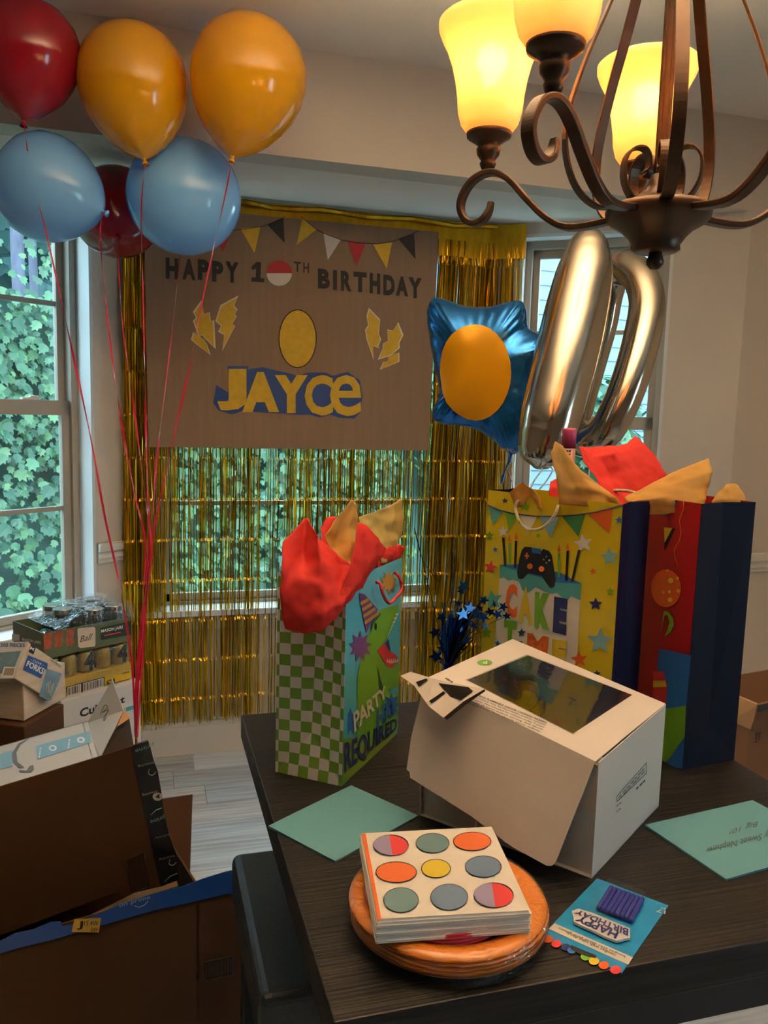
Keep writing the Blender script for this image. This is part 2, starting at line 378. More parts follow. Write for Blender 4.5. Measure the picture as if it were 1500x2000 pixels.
# ivy bank: polyline in plan, steep face towards the house
IV = [V((-7.5, 4.6, 0)), V((-3.4, 6.0, 0)), V((-.6, 7.6, 0)), V((2.4, 8.4, 0)), V((3.6, 10.5, 0))]
def ivy_top(s): return 2.55 + .22 * math.sin(s * 1.7) + .12 * math.sin(s * 4.1)
ivy = thing('ivy_bank', 'dense ivy covered bank outside the windows', 'ivy', (-1, 6.8, GZ))
mb = MB(); acc = 0; rows = [[], [], []]
segs_ = []
for i in range(len(IV) - 1):
    d = IV[i + 1] - IV[i]; L = d.length; d.normalize(); nrm = V((d.y, -d.x, 0)); segs_.append((IV[i], d, nrm, L, acc)); acc += L
s = 0
def ivy_pt(s, t):          # t 0 foot .. 1 top
    for p, d, nrm, L, a in segs_:
        if s <= a + L or (p, d) == (segs_[-1][0], segs_[-1][1]):
            q = p + d * (s - a); z = GZ + (ivy_top(s) - GZ) * t
            return q + nrm * (.9 * (1 - t) + .25 * noise.noise(V((s * .9, t * 3, 0)))) + V((0, 0, z)), nrm
K = 70; G = [[ivy_pt(acc * i / K, j / 8)[0] - ivy_pt(acc * i / K, j / 8)[1] * .1 for i in range(K + 1)] for j in range(9)]
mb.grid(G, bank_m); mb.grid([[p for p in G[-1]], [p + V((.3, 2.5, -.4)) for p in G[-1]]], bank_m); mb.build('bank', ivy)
leaf_objs = [leaf_mesh('leaf', m).build('leaf', ivy).data for m in ivy_ms]
for o in [c for c in ivy.children if c.name.startswith('leaf')]: bpy.data.objects.remove(o)
def leaf_xf(p, nrm, size):
    up = (nrm + V((random.uniform(-.5, .5), random.uniform(-.5, .5), random.uniform(.0, .9)))).normalized()
    q = up.to_track_quat('Z', 'Y').to_matrix().to_4x4() @ Matrix.Rotation(random.uniform(2.4, 3.9), 4, 'Z')
    return Matrix.Translation(p) @ q @ Matrix.Scale(size, 4)
base = wloc(ivy)
def project(p):
    v = p - EYE; z = v.dot(CF_); return 750 + FPX * v.dot(CR_) / z, 1000 - FPX * v.dot(CU_) / z
stuff = [MB() for _ in ivy_ms]; n_single = 0; lm = [leaf_mesh('x', m) for m in ivy_ms]
for k in range(17000):
    s = random.uniform(0, acc); t = random.random() ** .85; p, nrm = ivy_pt(s, t); p = p + nrm * random.uniform(0, .12)
    sz = random.choice((.06, .08, .08, .11, .14)) * (1.0 if s < 6 else .9); m = random.randrange(5); X = leaf_xf(p, nrm, sz)
    px = project(p)
    if n_single < 300 and -20 < px[0] < 160 and 560 < px[1] < 1180 and random.random() < .55:
        o = bpy.data.objects.new('leaf', leaf_objs[m]); COL.objects.link(o); o.parent = ivy; o.matrix_local = Matrix.Translation(-base) @ X; n_single += 1
    else:
        stuff[0].add([X @ v for v in lm[m].v], lm[m].f, ivy_ms[m])
stuff[0].build('ivy_leaves', ivy, kind='stuff')
# trunks and the woods behind
for k, (x, y, dep, w, lab) in enumerate(((38, 480, 11.5, .095, 'thicker of two grey pine trunks seen through the left window'), (74, 480, 13, .07, 'thinner grey pine trunk right of the thicker one in the left window'))):
    b = at(x, y, dep); t = thing('pine_tree', lab, 'tree', (b.x, b.y, GZ), group='pine trees behind the ivy')
    lean = -.012 * (k - .5)
    mb = MB(); mb.tube([V((b.x - .03 + lean * z + .03 * math.sin(z), b.y, GZ + z)) for z in [i * .5 for i in range(26)]], [w * (1.08 - .03 * i / 2) for i in range(26)], bark_m, seg=12); mb.build('trunk', t)
    mb = MB()
    for j in range(160):
        a = random.uniform(0, 6.28); r = random.uniform(.2, 2.4); p = V((b.x + r * math.cos(a), b.y + r * math.sin(a) * .6 + .8, GZ + random.uniform(5.6, 11)))
        X = leaf_xf(p, V((0, -.6, .6)), random.uniform(.25, .5)); q = lm[0]; mb.add([X @ v for v in q.v], q.f, tree_ms[j % 3])
    mb.build('crown', t, kind='stuff')
wd = thing('woodland', 'hazy green woodland filling the view behind the ivy bank', 'woods', (-2, 17, GZ))
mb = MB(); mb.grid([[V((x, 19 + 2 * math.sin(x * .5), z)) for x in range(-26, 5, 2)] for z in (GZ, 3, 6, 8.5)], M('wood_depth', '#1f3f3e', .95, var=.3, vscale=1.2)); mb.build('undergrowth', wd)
mb = MB()
for j in range(5200):
    x = random.uniform(-22, 4.3); p = V((x, random.uniform(15.6, 18.5), GZ + 9.5 * random.random() ** .9)); q = lm[0]
    X = leaf_xf(p, V((0, -1, .3)), random.uniform(.25, .62)); mb.add([X @ v for v in q.v], q.f, tree_ms[j % 3])
mb.build('foliage', wd, kind='stuff')
# neighbour's house with siding, seen through the right window
side_m = M('pale_siding', '#5e717f', .6, var=.02, vscale=2)
hs = thing('neighbour_house', 'pale sided neighbouring house seen through the right window', 'house', (9, 13, GZ))
HX0, HX1, HY = 5.0, 14.5, 13.2
mb = MB(); mb.box(HX0, HX1, HY, HY + 5, GZ, 6.2, side_m); mb.build('wall', hs)
bd = None
for k in range(26):
    if bd is None:
        mb = MB(); mb.add([(HX0, HY, GZ), (HX1, HY, GZ), (HX1, HY, GZ + .25), (HX0, HY, GZ + .25), (HX0, HY - .035, GZ), (HX1, HY - .035, GZ), (HX1, HY - .012, GZ + .25), (HX0, HY - .012, GZ + .25)], [(4, 5, 6, 7), (0, 4, 7, 3), (5, 1, 2, 6), (0, 1, 5, 4), (7, 6, 2, 3)], side_m); o = mb.build('siding_board', hs); bd = o
    else:
        o = bd.copy(); COL.objects.link(o); o.location = bd.location + V((0, 0, .25 * k))
mb = MB(); mb.slab([(HX0 - .4, HY - .4, 6.1), (HX1 + .4, HY - .4, 6.1), (HX1 + .4, HY + 2.5, 8.2), (HX0 - .4, HY + 2.5, 8.2)], (0, 0, .12), M('roof_shingle', '#3b424f', .9)); mb.build('roof', hs)
for k, (x, y, r, h) in enumerate(((4.5, 9.9, .66, 1.5), (5.95, 9.9, .66, 1.35), (7.4, 9.9, .66, 1.6))):
    lab = ['leafy green shrub outside the right window beside the ivy bank', 'middle leafy green shrub in front of the pale house', 'rightmost leafy green shrub in front of the pale house'][k]
    t = thing('shrub', lab, 'shrub', (x, y, GZ), group='shrubs before the house')
    mb = MB(); mb.tube([V((x, y, GZ)), V((x, y, .6)), V((x + .03, y, 1.3))], [.06, .05, .03], bark_m, seg=7); mb.build('stem', t)
    mb = MB()
    for j in range(520):
        v = V((random.gauss(0, 1), random.gauss(0, 1), random.gauss(0, 1))).normalized() * random.random() ** .4
        p = V((x + v.x * r, y + v.y * r, h + v.z * .75)); X = leaf_xf(p, V((v.x, v.y - .3, v.z + .2)), random.uniform(.12, .24)); q = lm[0]; mb.add([X @ u for u in q.v], q.f, ivy_ms[j % 5])
    mb.build('foliage', t, kind='stuff')

# ================================================================== TABLE AND STOOL
TZ = .91
def wood_dark():
    m = bpy.data.materials.new('espresso_wood'); m.use_nodes = True; N = m.node_tree.nodes; L = m.node_tree.links; b = N['Principled BSDF']
    tc = N.new('ShaderNodeTexCoord'); mp = N.new('ShaderNodeMapping'); mp.inputs['Scale'].default_value = (1.1, 85, 40); L.new(tc.outputs['Object'], mp.inputs[0])
    n1 = N.new('ShaderNodeTexNoise'); n1.inputs['Scale'].default_value = 2.6; n1.inputs['Detail'].default_value = 6; L.new(mp.outputs[0], n1.inputs[0])
    rp = N.new('ShaderNodeValToRGB'); L.new(n1.outputs['Fac'], rp.inputs[0]); rp.color_ramp.elements[0].position = .46; rp.color_ramp.elements[1].position = .66
    rp.color_ramp.elements[0].color = (*lin('#080706'), 1); rp.color_ramp.elements[1].color = (*lin('#231f1b'), 1); L.new(rp.outputs[0], b.inputs['Base Color'])
    bp = N.new('ShaderNodeBump'); bp.inputs['Strength'].default_value = .25; bp.inputs['Distance'].default_value = .004; L.new(n1.outputs['Fac'], bp.inputs['Height']); L.new(bp.outputs[0], b.inputs['Normal'])
    b.inputs['Roughness'].default_value = .5; b.inputs['Specular IOR Level'].default_value = .35; return m
tw = wood_dark()
tb = thing('counter_table', 'dark espresso square counter height table with streaked grain', 'table', (.58, 1.109, 0))
TX0, TX1, TY0, TY1 = .169, .989, .698, 1.52
mb = MB(); mb.box(TX0, TX1, TY0, TY1, TZ - .046, TZ, tw); mb.build('tabletop', tb, bevel=.002)
dk = M('dark_table_paint', '#15110f', .5, var=.15, vscale=20)
mb = MB(); i = .05
mb.box(TX0 + i, TX1 - i, TY0 + i, TY0 + i + .02, TZ - .13, TZ - .046, dk); mb.box(TX0 + i, TX1 - i, TY1 - i - .02, TY1 - i, TZ - .13, TZ - .046, dk)
mb.box(TX0 + i, TX0 + i + .02, TY0 + i, TY1 - i, TZ - .13, TZ - .046, dk); mb.box(TX1 - i - .02, TX1 - i, TY0 + i, TY1 - i, TZ - .13, TZ - .046, dk); mb.build('apron', tb)
mb = MB(); mb.box(.57, .71, 1.03, 1.17, .05, TZ - .046, dk); mb.build('pedestal', tb, bevel=.004)
mb = MB(); mb.box(.565, .715, .80, 1.40, 0, .05, dk); mb.build('foot', tb, bevel=.006)
st = thing('padded_stool', 'black leather padded stool tucked under the left side of the table', 'stool', (.34, 1.28, 0))
lea = M('black_leather', '#23282b', .42, var=.1, vscale=30, bump=.12, bscale=180)
mb = MB(); mb.box(.148, .52, 1.076, 1.482, .555, .65, lea); mb.build('seat', st, bevel=.016, segs=4)
for x in (.165, .47):
    for y in (1.095, 1.42):
        mb = MB(); mb.box(x, x + .045, y, y + .045, 0, .555, dk); mb.build('leg', st, bevel=.003)
mb = MB(); mb.box(.18, .50, 1.11, 1.13, .2, .24, dk); mb.box(.18, .50, 1.43, 1.45, .2, .24, dk); mb.build('footrest', st)

# ================================================================== CHANDELIER
HUB = at(1285, 420, 1.06)
bz = M('oil_rubbed_bronze', '#4a3a2e', .38, .75, var=.15, vscale=25)
bz2 = M('bronze_edge', '#a8693c', .4, .8)
ch = thing('chandelier', 'bronze five arm chandelier with glowing bell glass shades', 'chandelier', (HUB.x, HUB.y, HUB.z - .09))
h = HUB
mb = MB(); mb.lathe([(0, -.048), (.026, -.048), (.031, -.045), (.030, -.039), (.037, -.029), (.046, -.020), (.060, -.012), (.066, -.006), (.068, .004), (.064, .010), (.050, .014), (.030, .022), (.018, .034), (.012, .05)], h, bz, seg=40); mb.build('hub', ch)
mb = MB(); mb.lathe([(0, -.070), (.006, -.069), (.0105, -.064), (.0115, -.059), (.0095, -.054), (.0085, -.051), (.0085, -.047)], h, bz, seg=20); mb.build('finial', ch)
mb = MB()
fl_ = []
for k in range(24): fl_.append(.0088 if k % 2 else .0078)
vs_ = []; 
for z in (.04, ZC - h.z - .03):
    for k in range(24): vs_.append(h + V((fl_[k] * math.cos(2 * PI * k / 24), fl_[k] * math.sin(2 * PI * k / 24), z)))
mb.add(vs_, [(k, (k + 1) % 24, (k + 1) % 24 + 24, k + 24) for k in range(24)], bz); mb.build('rod', ch)
mb = MB(); mb.lathe([(.009, .0), (.03, .004), (.055, .018), (.062, .03)], (h.x, h.y, ZC - .03), bz); mb.build('canopy', ch)
shade_m = bpy.data.materials.new('alabaster_glass'); shade_m.use_nodes = True; N = shade_m.node_tree.nodes; L_ = shade_m.node_tree.links
b = N['Principled BSDF']; b.inputs['Base Color'].default_value = (*lin('#efe0c8'), 1); b.inputs['Roughness'].default_value = .35
t = N.new('ShaderNodeBsdfTranslucent'); t.inputs[0].default_value = (*lin('#97703f'), 1)
mx = N.new('ShaderNodeMixShader'); mx.inputs[0].default_value = .5; L_.new(b.outputs[0], mx.inputs[1]); L_.new(t.outputs[0], mx.inputs[2])
tp = N.new('ShaderNodeBsdfTransparent'); tp.inputs[0].default_value = (1, .88, .68, 1)
mx2 = N.new('ShaderNodeMixShader'); mx2.inputs[0].default_value = .02; L_.new(mx.outputs[0], mx2.inputs[1]); L_.new(tp.outputs[0], mx2.inputs[2]); L_.new(mx2.outputs[0], N['Material Output'].inputs[0])
bulb_m = glow('lit_bulb', '#ffdcae', LAMP)
hr, hf = V((math.cos(YAW), -math.sin(YAW), 0)), V((math.sin(YAW), math.cos(YAW), 0))
ARM = [(.040, .004), (.075, -.004), (.119, -.006), (.150, .008), (.180, .036), (.205, .063), (.225, .077), (.245, .080), (.266, .071), (.280, .052), (.283, .034), (.275, .018), (.261, .011), (.247, .015), (.238, .027), (.2355, .040)]
SHP = [(.031, 0), (.040, .012), (.0445, .028), (.0465, .05), (.050, .072), (.055, .092), (.0625, .112), (.071, .128), (.0755, .140), (.0760, .147), (.0735, .149)]
for k in range(5):
    th = math.radians(79.4 + 72 * k); e = hr * math.cos(th) + hf * math.sin(th); sd = e.cross(V((0, 0, 1)))
    P = lambda r, z: h + e * r + V((0, 0, z))
    path = smooth_path([P(*q) for q in ARM], 5); w = [.017] * len(path)
    for i in range(8): w[-1 - i] = .017 * (.45 + .55 * i / 8)
    arm = MB().bar(path, sd, w, .0085, bz).build('arm', ch, bevel=.0024)
    mb = MB(); c = P(.243, .083); mb.lathe([(.007, 0), (.010, .004), (.012, .010), (.010, .014), (.016, .022), (.0175, .030), (.0145, .034), (.022, .040), (.0315, .046), (.0325, .052), (.0285, .055), (.0, .055)], c, bz, seg=28); mb.build('cup', arm)
    c = c + V((0, 0, .053)); n = len(SHP)
    mb = MB(); mb.lathe(SHP, c, shade_m, seg=40); mb.f = [f for f in mb.f if len(f) == 4]; mb.mi = [0] * len(mb.f); mb.sm = [True] * len(mb.f)
    mb.build('lamp_shade', arm, solid=.003)
    mb = MB(); mb.lathe([(0, .058), (.008, .060), (.010, .068), (.019, .084), (.0225, .098), (.019, .112), (.010, .120), (0, .122)], c, bulb_m, seg=12); mb.lathe([(.009, .0), (.009, .060)], c, trim_m, seg=12); mb.build('bulb', arm)
    # inner scroll by the hub
    sc = smooth_path([P(.026, .012), P(.040, .022), P(.050, .042), P(.050, .066), P(.040, .080), P(.026, .082), P(.018, .072), P(.018, .058), P(.024, .052)], 4)
    th2 = th + math.radians(36); e2 = hr * math.cos(th2) + hf * math.sin(th2)
    sc2 = [h + e2 * (p - h).dot(e) + V((0, 0, p.z - h.z)) for p in sc]
    MB().bar(sc2, e2.cross(V((0, 0, 1))), .016, .0035, bz).build('scroll', ch, bevel=.0008)
    e = hr * math.cos(th) + hf * math.sin(th)
    stp = smooth_path([P(.050, .008), P(.085, .006), P(.115, .030), P(.131, .075), P(.128, .125), P(.108, .19), P(.080, .26), P(.052, .34), P(.026, .42), P(.010, .47)], 5)
    e3 = hr * math.cos(th2) + hf * math.sin(th2)
    stp = [h + e3 * (p - h).dot(e) + V((0, 0, p.z - h.z)) for p in stp]
    MB().bar(stp, e3.cross(V((0, 0, 1))), .016, .0035, bz).build('strap', ch, bevel=.0008)

# ================================================================== FRINGE CURTAIN AND BANNER
gold_m = M('gold_foil_film', '#d9a615', .16, .9, var=.12, vscale=14, sheer=.22, sheercol='#ffe36a')
gold_ms = [gold_m, gold_m, M('gold_foil_dark', '#8f6c12', .12, .9, var=.2, vscale=14, sheer=.10, sheercol='#ffe36a'), M('gold_foil_bright', '#f0c030', .28, .9, var=.1, vscale=14, sheer=.3, sheercol='#ffe98a')]  # darker and brighter golds imitate shaded and glinting strands
goldh_m = M('gold_foil_header', '#c89a1c', .3, .85, var=.2, vscale=30, bump=.35, bscale=90, stretch=(1, 1, .3), sheer=.12, sheercol='#ffe36a')
fc = thing('fringe_curtain', 'shiny gold foil fringe curtain hanging across the centre window', 'curtain', (.7, 3.42, .16))
def fringe_line(s):       # path along wall: centre wall, then round the corner onto the right wall
    if s < 1.565: return V((-.088 + s, YC - .035, 0)), V((1, 0, 0))
    d, n, L = wall_frame(CRN, RE); q = s - 1.565
    return CRN + V((-.003, -.0, 0)) + d * q + n * .034, d
mb = MB()
for s0, s1, z0, z1, off in ((0, 1.60, 2.255, 2.338, 0), (1.28, 1.735, 2.19, 2.337, .006)):
    n = int((s1 - s0) / .02); rows = []
    for z in (z1, (z0 * .3 + z1 * .7), (z0 + z1) / 2, z0):
        rows.append([fringe_line(s0 + (s1 - s0) * i / n)[0] + V((0, -off - .006 * noise.noise(V((i * .35, z * 14, s0))), z + .004 * noise.noise(V((i * .2, 3, s0))))) for i in range(n + 1)])
    mb.grid(rows, goldh_m, smooth=False)
mb.build('header_strip', fc)
mb = MB(); mb.tube([V((-.11 + .1 * i, YC - .045 + .006 * math.sin(i * 2.3), 2.325 + .006 * math.sin(i * 1.7))) for i in range(17)], .011, goldh_m, seg=6, smooth=False); mb.build('rolled_edge', fc)
mb = MB()
def strand(s, ztop, zbot, w, off):
    p, d = fringe_line(s); n = V((d.y, -d.x, 0)); ph = random.uniform(-.9, .9); cr = .172; z = ztop; pts = []; k = 0
    drift = random.gauss(0, .004); z0 = ztop; amp = random.uniform(.001, .004)
    zz = [ztop] + [2.33 - cr * i for i in range(1, 14) if zbot + .02 < 2.33 - cr * i < ztop - .02] + [zbot]
    vs_ = []; fs = []
    for i, z in enumerate(zz):
        for half in (0, 1):
            if (i == 0 and half == 0) or (i == len(zz) - 1 and half == 1): continue
            a = ph + random.gauss(0, .42); c = p + d * (drift * (z0 - z) * 2 + random.gauss(0, .0012)) + n * (off + amp * (1 if i % 2 else -1)); c.z = z - (.011 if half else 0); c = c + n * (.004 if half else -.002)
            dd = d * math.cos(a) + n * math.sin(a)
            vs_ += [c - dd * w / 2, c + dd * w / 2]
    for i in range(len(vs_) // 2 - 1): fs.append((2 * i, 2 * i + 1, 2 * i + 3, 2 * i + 2))
    mb.add(vs_, fs, random.choice(gold_ms))
def cluster(s): return .55 + .6 * noise.noise(V((s * 9, 1.7, 0))) + .35 * noise.noise(V((s * 31, 5, 0)))
cnt = 0
while cnt < 640:
    s = random.uniform(0.0, 1.6)
    if random.random() < max(.08, cluster(s)): strand(s, 2.27, .162 + random.gauss(0, .012), random.uniform(.0026, .0052), random.uniform(-.012, .008)); cnt += 1
for k in range(46): strand(random.uniform(.0, .10), 2.27, .17 + random.gauss(0, .03), .006, random.uniform(-.01, .02))
for k in range(130): strand(random.uniform(1.28, 1.735), 2.2, .16 + random.gauss(0, .03), .006, random.uniform(.0, .02))
mb.build('tinsel_strands', fc, kind='stuff')

BY = 3.385
card = M('kraft_cardboard', '#7f6a55', .9, var=.05, vscale=4, stretch=(14, 1, 1), bump=.06, bscale=70)
bn = thing('cardboard_banner', 'large brown cardboard birthday banner with painted lettering', 'banner', (.61, BY, 1.33))
bp = Pl((0, BY, 1), (1, BY, 1), (0, BY, 2))
TL_, TR_, BRR, BLL = bp.px(281, 400), bp.px(857, 453), bp.px(836, 880), bp.px(290, 873)
mb = MB(); mb.slab([BLL, BRR, TR_, TL_], (0, .005, 0), card); mb.build('board', bn)
pk = M('black_paint', '#1f1d19', .7); py_ = M('yellow_paint', '#c9a327', .7, var=.1, vscale=40); pr = M('red_paint', '#a3242a', .7, var=.06, vscale=30); pwh = M('white_paint', '#c9c2ba', .7); pb = M('navy_paint', '#1f3f7d', .7, var=.06, vscale=30); pwl = M('cream_outline', '#d8cfb4', .7)
# measured in a 2.344x enlargement with origin (240, 380)
Z = lambda pts: [(240 + x / 2.344, 380 + y / 2.344) for x, y in pts]
for c, pts in ((pr, [(437, 213), (497, 170), (455, 268)]), (py_, [(538, 155), (630, 147), (603, 268)]), (pk, [(660, 136), (735, 108), (741, 222)]), (py_, [(822, 108), (888, 160), (795, 231)]), (pwh, [(918, 175), (998, 207), (938, 300)]), (pr, [(1028, 213), (1112, 222), (1069, 329)]), (py_, [(1145, 229), (1233, 218), (1208, 338)]), (pk, [(1262, 203), (1333, 180), (1340, 297)])):
    mb = MB(); ppx(mb, bp, Z(pts), c, .0015); mb.build('painted_pennant', bn)
mb = MB(); mb.tube([bp.px(*q, .0015) for q in Z([(437, 205), (497, 165), (560, 158), (640, 145), (700, 122), (745, 98)])], .0014, pk, seg=4); mb.build('painted_string', bn)
mb = MB(); mb.tube([bp.px(*q, .0015) for q in Z([(815, 100), (880, 155), (920, 178), (1000, 208), (1080, 222), (1170, 226), (1240, 214), (1300, 190), (1350, 168)])], .0014, pk, seg=4); mb.build('painted_string', bn)
mb = MB()
def word(_, letters, mat, bold, off):
    mb = MB()
    for c, x0, y0, x1, y1 in letters: tpx(mb, bp, c, Z([(x0, y0), (x1, y0 + (x1 - x0) * .09), (x1, y1 + (x1 - x0) * .09), (x0, y1)]), mat, off, bold=bold)
    mb.build('painted_word', bn)
word(mb, [('H', 196, 288, 254, 384), ('A', 272, 292, 333, 388), ('P', 343, 295, 395, 390), ('P', 408, 303, 460, 398), ('Y', 470, 305, 530, 400)], pk, .055, .0018)
mb = MB(); ppx(mb, bp, Z([(588, 330), (612, 308), (632, 310), (630, 382), (648, 384), (646, 403), (588, 398), (590, 378), (608, 380), (610, 340), (592, 346)]), pk, .0018); mb.build('painted_numeral', bn)
word(mb, [('T', 783, 306, 815, 352), ('H', 826, 310, 852, 358)], pk, .02, .0018)
word(mb, [('B', 893, 338, 948, 428), ('I', 962, 345, 980, 436), ('R', 998, 348, 1047, 440), ('T', 1056, 352, 1116, 444), ('H', 1130, 358, 1178, 452), ('D', 1192, 366, 1245, 460), ('A', 1250, 372, 1306, 462), ('Y', 1308, 378, 1368, 472)], pk, .055, .0018)
mb = MB(); c = (716, 360); ppx(mb, bp, Z([(c[0] + 58 * math.cos(a), c[1] - 58 * math.sin(a)) for a in [PI * i / 14 for i in range(15)]]), pr, .0018); ppx(mb, bp, Z([(c[0] + 58 * math.cos(a), c[1] + 58 * math.sin(a)) for a in [PI * i / 14 for i in range(15)]]), pwh, .0018); mb.build('painted_disc', bn, label='red and white painted disc standing for a zero')
bolts = [[(360, 490), (372, 550), (395, 540), (400, 580), (414, 575), (420, 700), (375, 655), (362, 640), (352, 655), (325, 580), (338, 565), (325, 540)], [(525, 468), (508, 512), (522, 530), (510, 548), (518, 560), (500, 590), (512, 600), (458, 708), (466, 640), (440, 625), (452, 600), (428, 580), (450, 510)],
         [(325, 632), (345, 645), (358, 655), (372, 665), (385, 690), (398, 732), (345, 690), (315, 665)], [(1128, 525), (1175, 575), (1170, 640), (1180, 660), (1168, 690), (1172, 700), (1145, 690), (1148, 752), (1118, 660), (1112, 620), (1125, 600), (1118, 560)],
         [(1258, 588), (1280, 645), (1262, 680), (1265, 700), (1225, 735), (1172, 752), (1192, 705), (1195, 680), (1215, 670), (1212, 620), (1235, 625)], [(1215, 740), (1262, 725), (1262, 765), (1180, 800), (1195, 765), (1215, 762)]]
for b_ in bolts:
    cx = sum(p[0] for p in b_) / len(b_); cy = sum(p[1] for p in b_) / len(b_)
    mb = MB(); ppx(mb, bp, Z([(cx + (x - cx) * 1.1, cy + (y - cy) * 1.06) for x, y in b_]), pwl, .0012); ppx(mb, bp, Z([(cx + (x - cx) * .94, cy + (y - cy) * .96) for x, y in b_]), py_, .0018); mb.build('painted_bolt', bn)
mb = MB(); ppx(mb, bp, Z(disc2(800, 660, 88, 135, 28)), pk, .0010); ppx(mb, bp, Z(disc2(800, 660, 83, 130, 28)), py_, .0016); mb.build('painted_oval', bn, label='plain yellow painted oval')
mb = MB()
back = [(478, 785), (575, 785), (572, 800), (640, 790), (700, 805), (760, 818), (800, 830), (850, 815), (930, 815), (960, 830), (1030, 812), (1085, 850), (1097, 925), (1085, 1000), (1060, 1025), (990, 1022), (950, 1008), (900, 1020), (860, 1008), (808, 1008), (720, 1002), (640, 998), (550, 990), (500, 1006), (440, 990), (413, 955), (428, 872), (480, 905), (492, 880)]
ppx(mb, bp, Z(back), pb, .0020); mb.build('painted_backing', bn)  # navy outline shape painted behind the name
J = [('J', 432, 798, 566, 988, .07), ('A', 546, 812, 715, 996, .065), ('Y', 695, 826, 846, 1000, .07), ('C', 832, 826, 962, 1012, .035), ('e', 948, 826, 1092, 1014, .012)]
mb = MB()
for c, x0, y0, x1, y1, b_ in J: tpx(mb, bp, c, Z([(x0, y0), (x1, y0), (x1, y1), (x0, y1)]), py_, .0028, bold=b_)
mb.build('painted_name', bn)

# ================================================================== GIFT BAGS
def lerp(a, b, t): return V(a) * (1 - t) + V(b) * t
def bag(root, A, B, wside, hgt, fm, sm, inner, gus=.018, lean=0.0):
    # A, B: base corners of the printed front (A left, B right seen from the front); bag body goes back from the front by wside
    A, B = V(A), V(B); d = (B - A).normalized(); n = V((d.y, -d.x, 0)); n = n if n.dot(EYE - A) > 0 else -n
    k = -n * wside; H_ = V((0, 0, hgt)); C, D = B + k, A + k
    MB().slab([A, B, B + H_, A + H_], -n * .0008, fm).build('front_panel', root)
    MB().slab([D, C, C + H_, D + H_], n * .0008, fm).build('back_panel', root)
    for (p, q, inw, nm) in ((B, C, -d, 'side_gusset'), (A, D, d, 'side_gusset')):
        mid = lerp(p, q, .5); hb = wside * .62; mb = MB()
        v = [p, q, mid, p + V((0, 0, hb)), q + V((0, 0, hb)), mid + inw * gus * .45 + V((0, 0, hb * .98)), p + H_, q + H_, mid + inw * gus + H_]
        mb.add(v, [(0, 2, 5), (2, 1, 5), (0, 5, 3), (1, 4, 5), (3, 5, 8, 6), (5, 4, 7, 8)], sm)
        mb.build(nm, root, solid=.0006)
    MB().slab([A, B, C, D], V((0, 0, .001)), sm).build('base', root)
    return d, n, C, D
def handle(root, pts, mat, r=.0026):
    p = smooth_path(pts, 8); mb = MB(); mb.tube(p, [r * (1 + .12 * (i % 2)) for i in range(len(p))], mat, seg=7); return mb.build('cord_handle', root)

# --- party dinosaur bag
pA, pB = V((.291, 1.182, TZ)), V((.44, 1.368, TZ))
pg = thing('gift_bag', 'blue dinosaur gift bag with green and white checkered side', 'gift bag', (.31, 1.27, TZ))
sky_m = M('bag_sky_blue', '#4fb3cc', .35, coat=.3); chk_w = M('bag_white_paper', '#d9d3cf', .5)
def checker_mat():
    m = bpy.data.materials.new('green_white_check'); m.use_nodes = True; N = m.node_tree.nodes; L = m.node_tree.links; b = N['Principled BSDF']
    tc = N.new('ShaderNodeTexCoord'); sx = N.new('ShaderNodeSeparateXYZ'); L.new(tc.outputs['Object'], sx.inputs[0])
    d = (V((.200, 1.261, 0)) - V((.291, 1.182, 0))).normalized()
    def mth(op, a, b_=None):
        q = N.new('ShaderNodeMath'); q.operation = op
        for i, v in enumerate((a, b_)):
            if v is None: continue
            if isinstance(v, (int, float)): q.inputs[i].default_value = v
            else: L.new(v, q.inputs[i])
        return q.outputs[0]
    u = mth('ADD', mth('MULTIPLY', sx.outputs[0], d.x), mth('MULTIPLY', sx.outputs[1], d.y)); s = .0182
    a = mth('FLOOR', mth('DIVIDE', u, s)); c = mth('FLOOR', mth('DIVIDE', sx.outputs[2], s))
    k = mth('MODULO', mth('ADD', mth('ADD', a, c), 200), 2)
    mx = N.new('ShaderNodeMix'); mx.data_type = 'RGBA'; L.new(k, mx.inputs[0]); mx.inputs[6].default_value = (*lin('#ded8d6'), 1); mx.inputs[7].default_value = (*lin('#6f9a2f'), 1)
    L.new(mx.outputs[2], b.inputs['Base Color']); b.inputs['Roughness'].default_value = .4; return m
pd, pn, pC, pD = bag(pg, pA, pB, .121, .332, sky_m, checker_mat(), chk_w, gus=.026)
pp = Pl(pA, pB, pA + V((0, 0, 1)))
grn = M('print_green', '#6ea82e', .4); grn2 = M('print_dark_green', '#2f5a3a', .4); pur = M('print_purple', '#6b3f78', .4); nav = M('print_navy', '#232a6b', .4); blu = M('print_blue', '#2a66b5', .4)
wht = M('print_white', '#e6e0d8', .45); blk = M('print_black', '#17181c', .45); orn = M('print_orange', '#e0672a', .4); red = M('print_red', '#d23a3f', .4); yel = M('print_yellow', '#ddc23a', .4); teal = M('print_teal', '#4a9aa0', .4); gold_p = M('print_ochre', '#b98a35', .4)
Q = lambda pts: [(520 + x / 3.334, 960 + y / 3.334) for x, y in pts]
mb = MB(); ppx(mb, pp, Q([(590, 1640), (592, 1230), (612, 1110), (645, 990), (690, 870), (715, 800), (760, 760), (864, 735), (864, 780), (838, 850), (810, 920), (790, 965), (722, 1035), (745, 1080), (775, 1125), (820, 1150), (864, 1110), (862, 1260), (820, 1290), (790, 1285), (815, 1330), (860, 1320), (856, 1545), (740, 1610)]), grn, .0010)
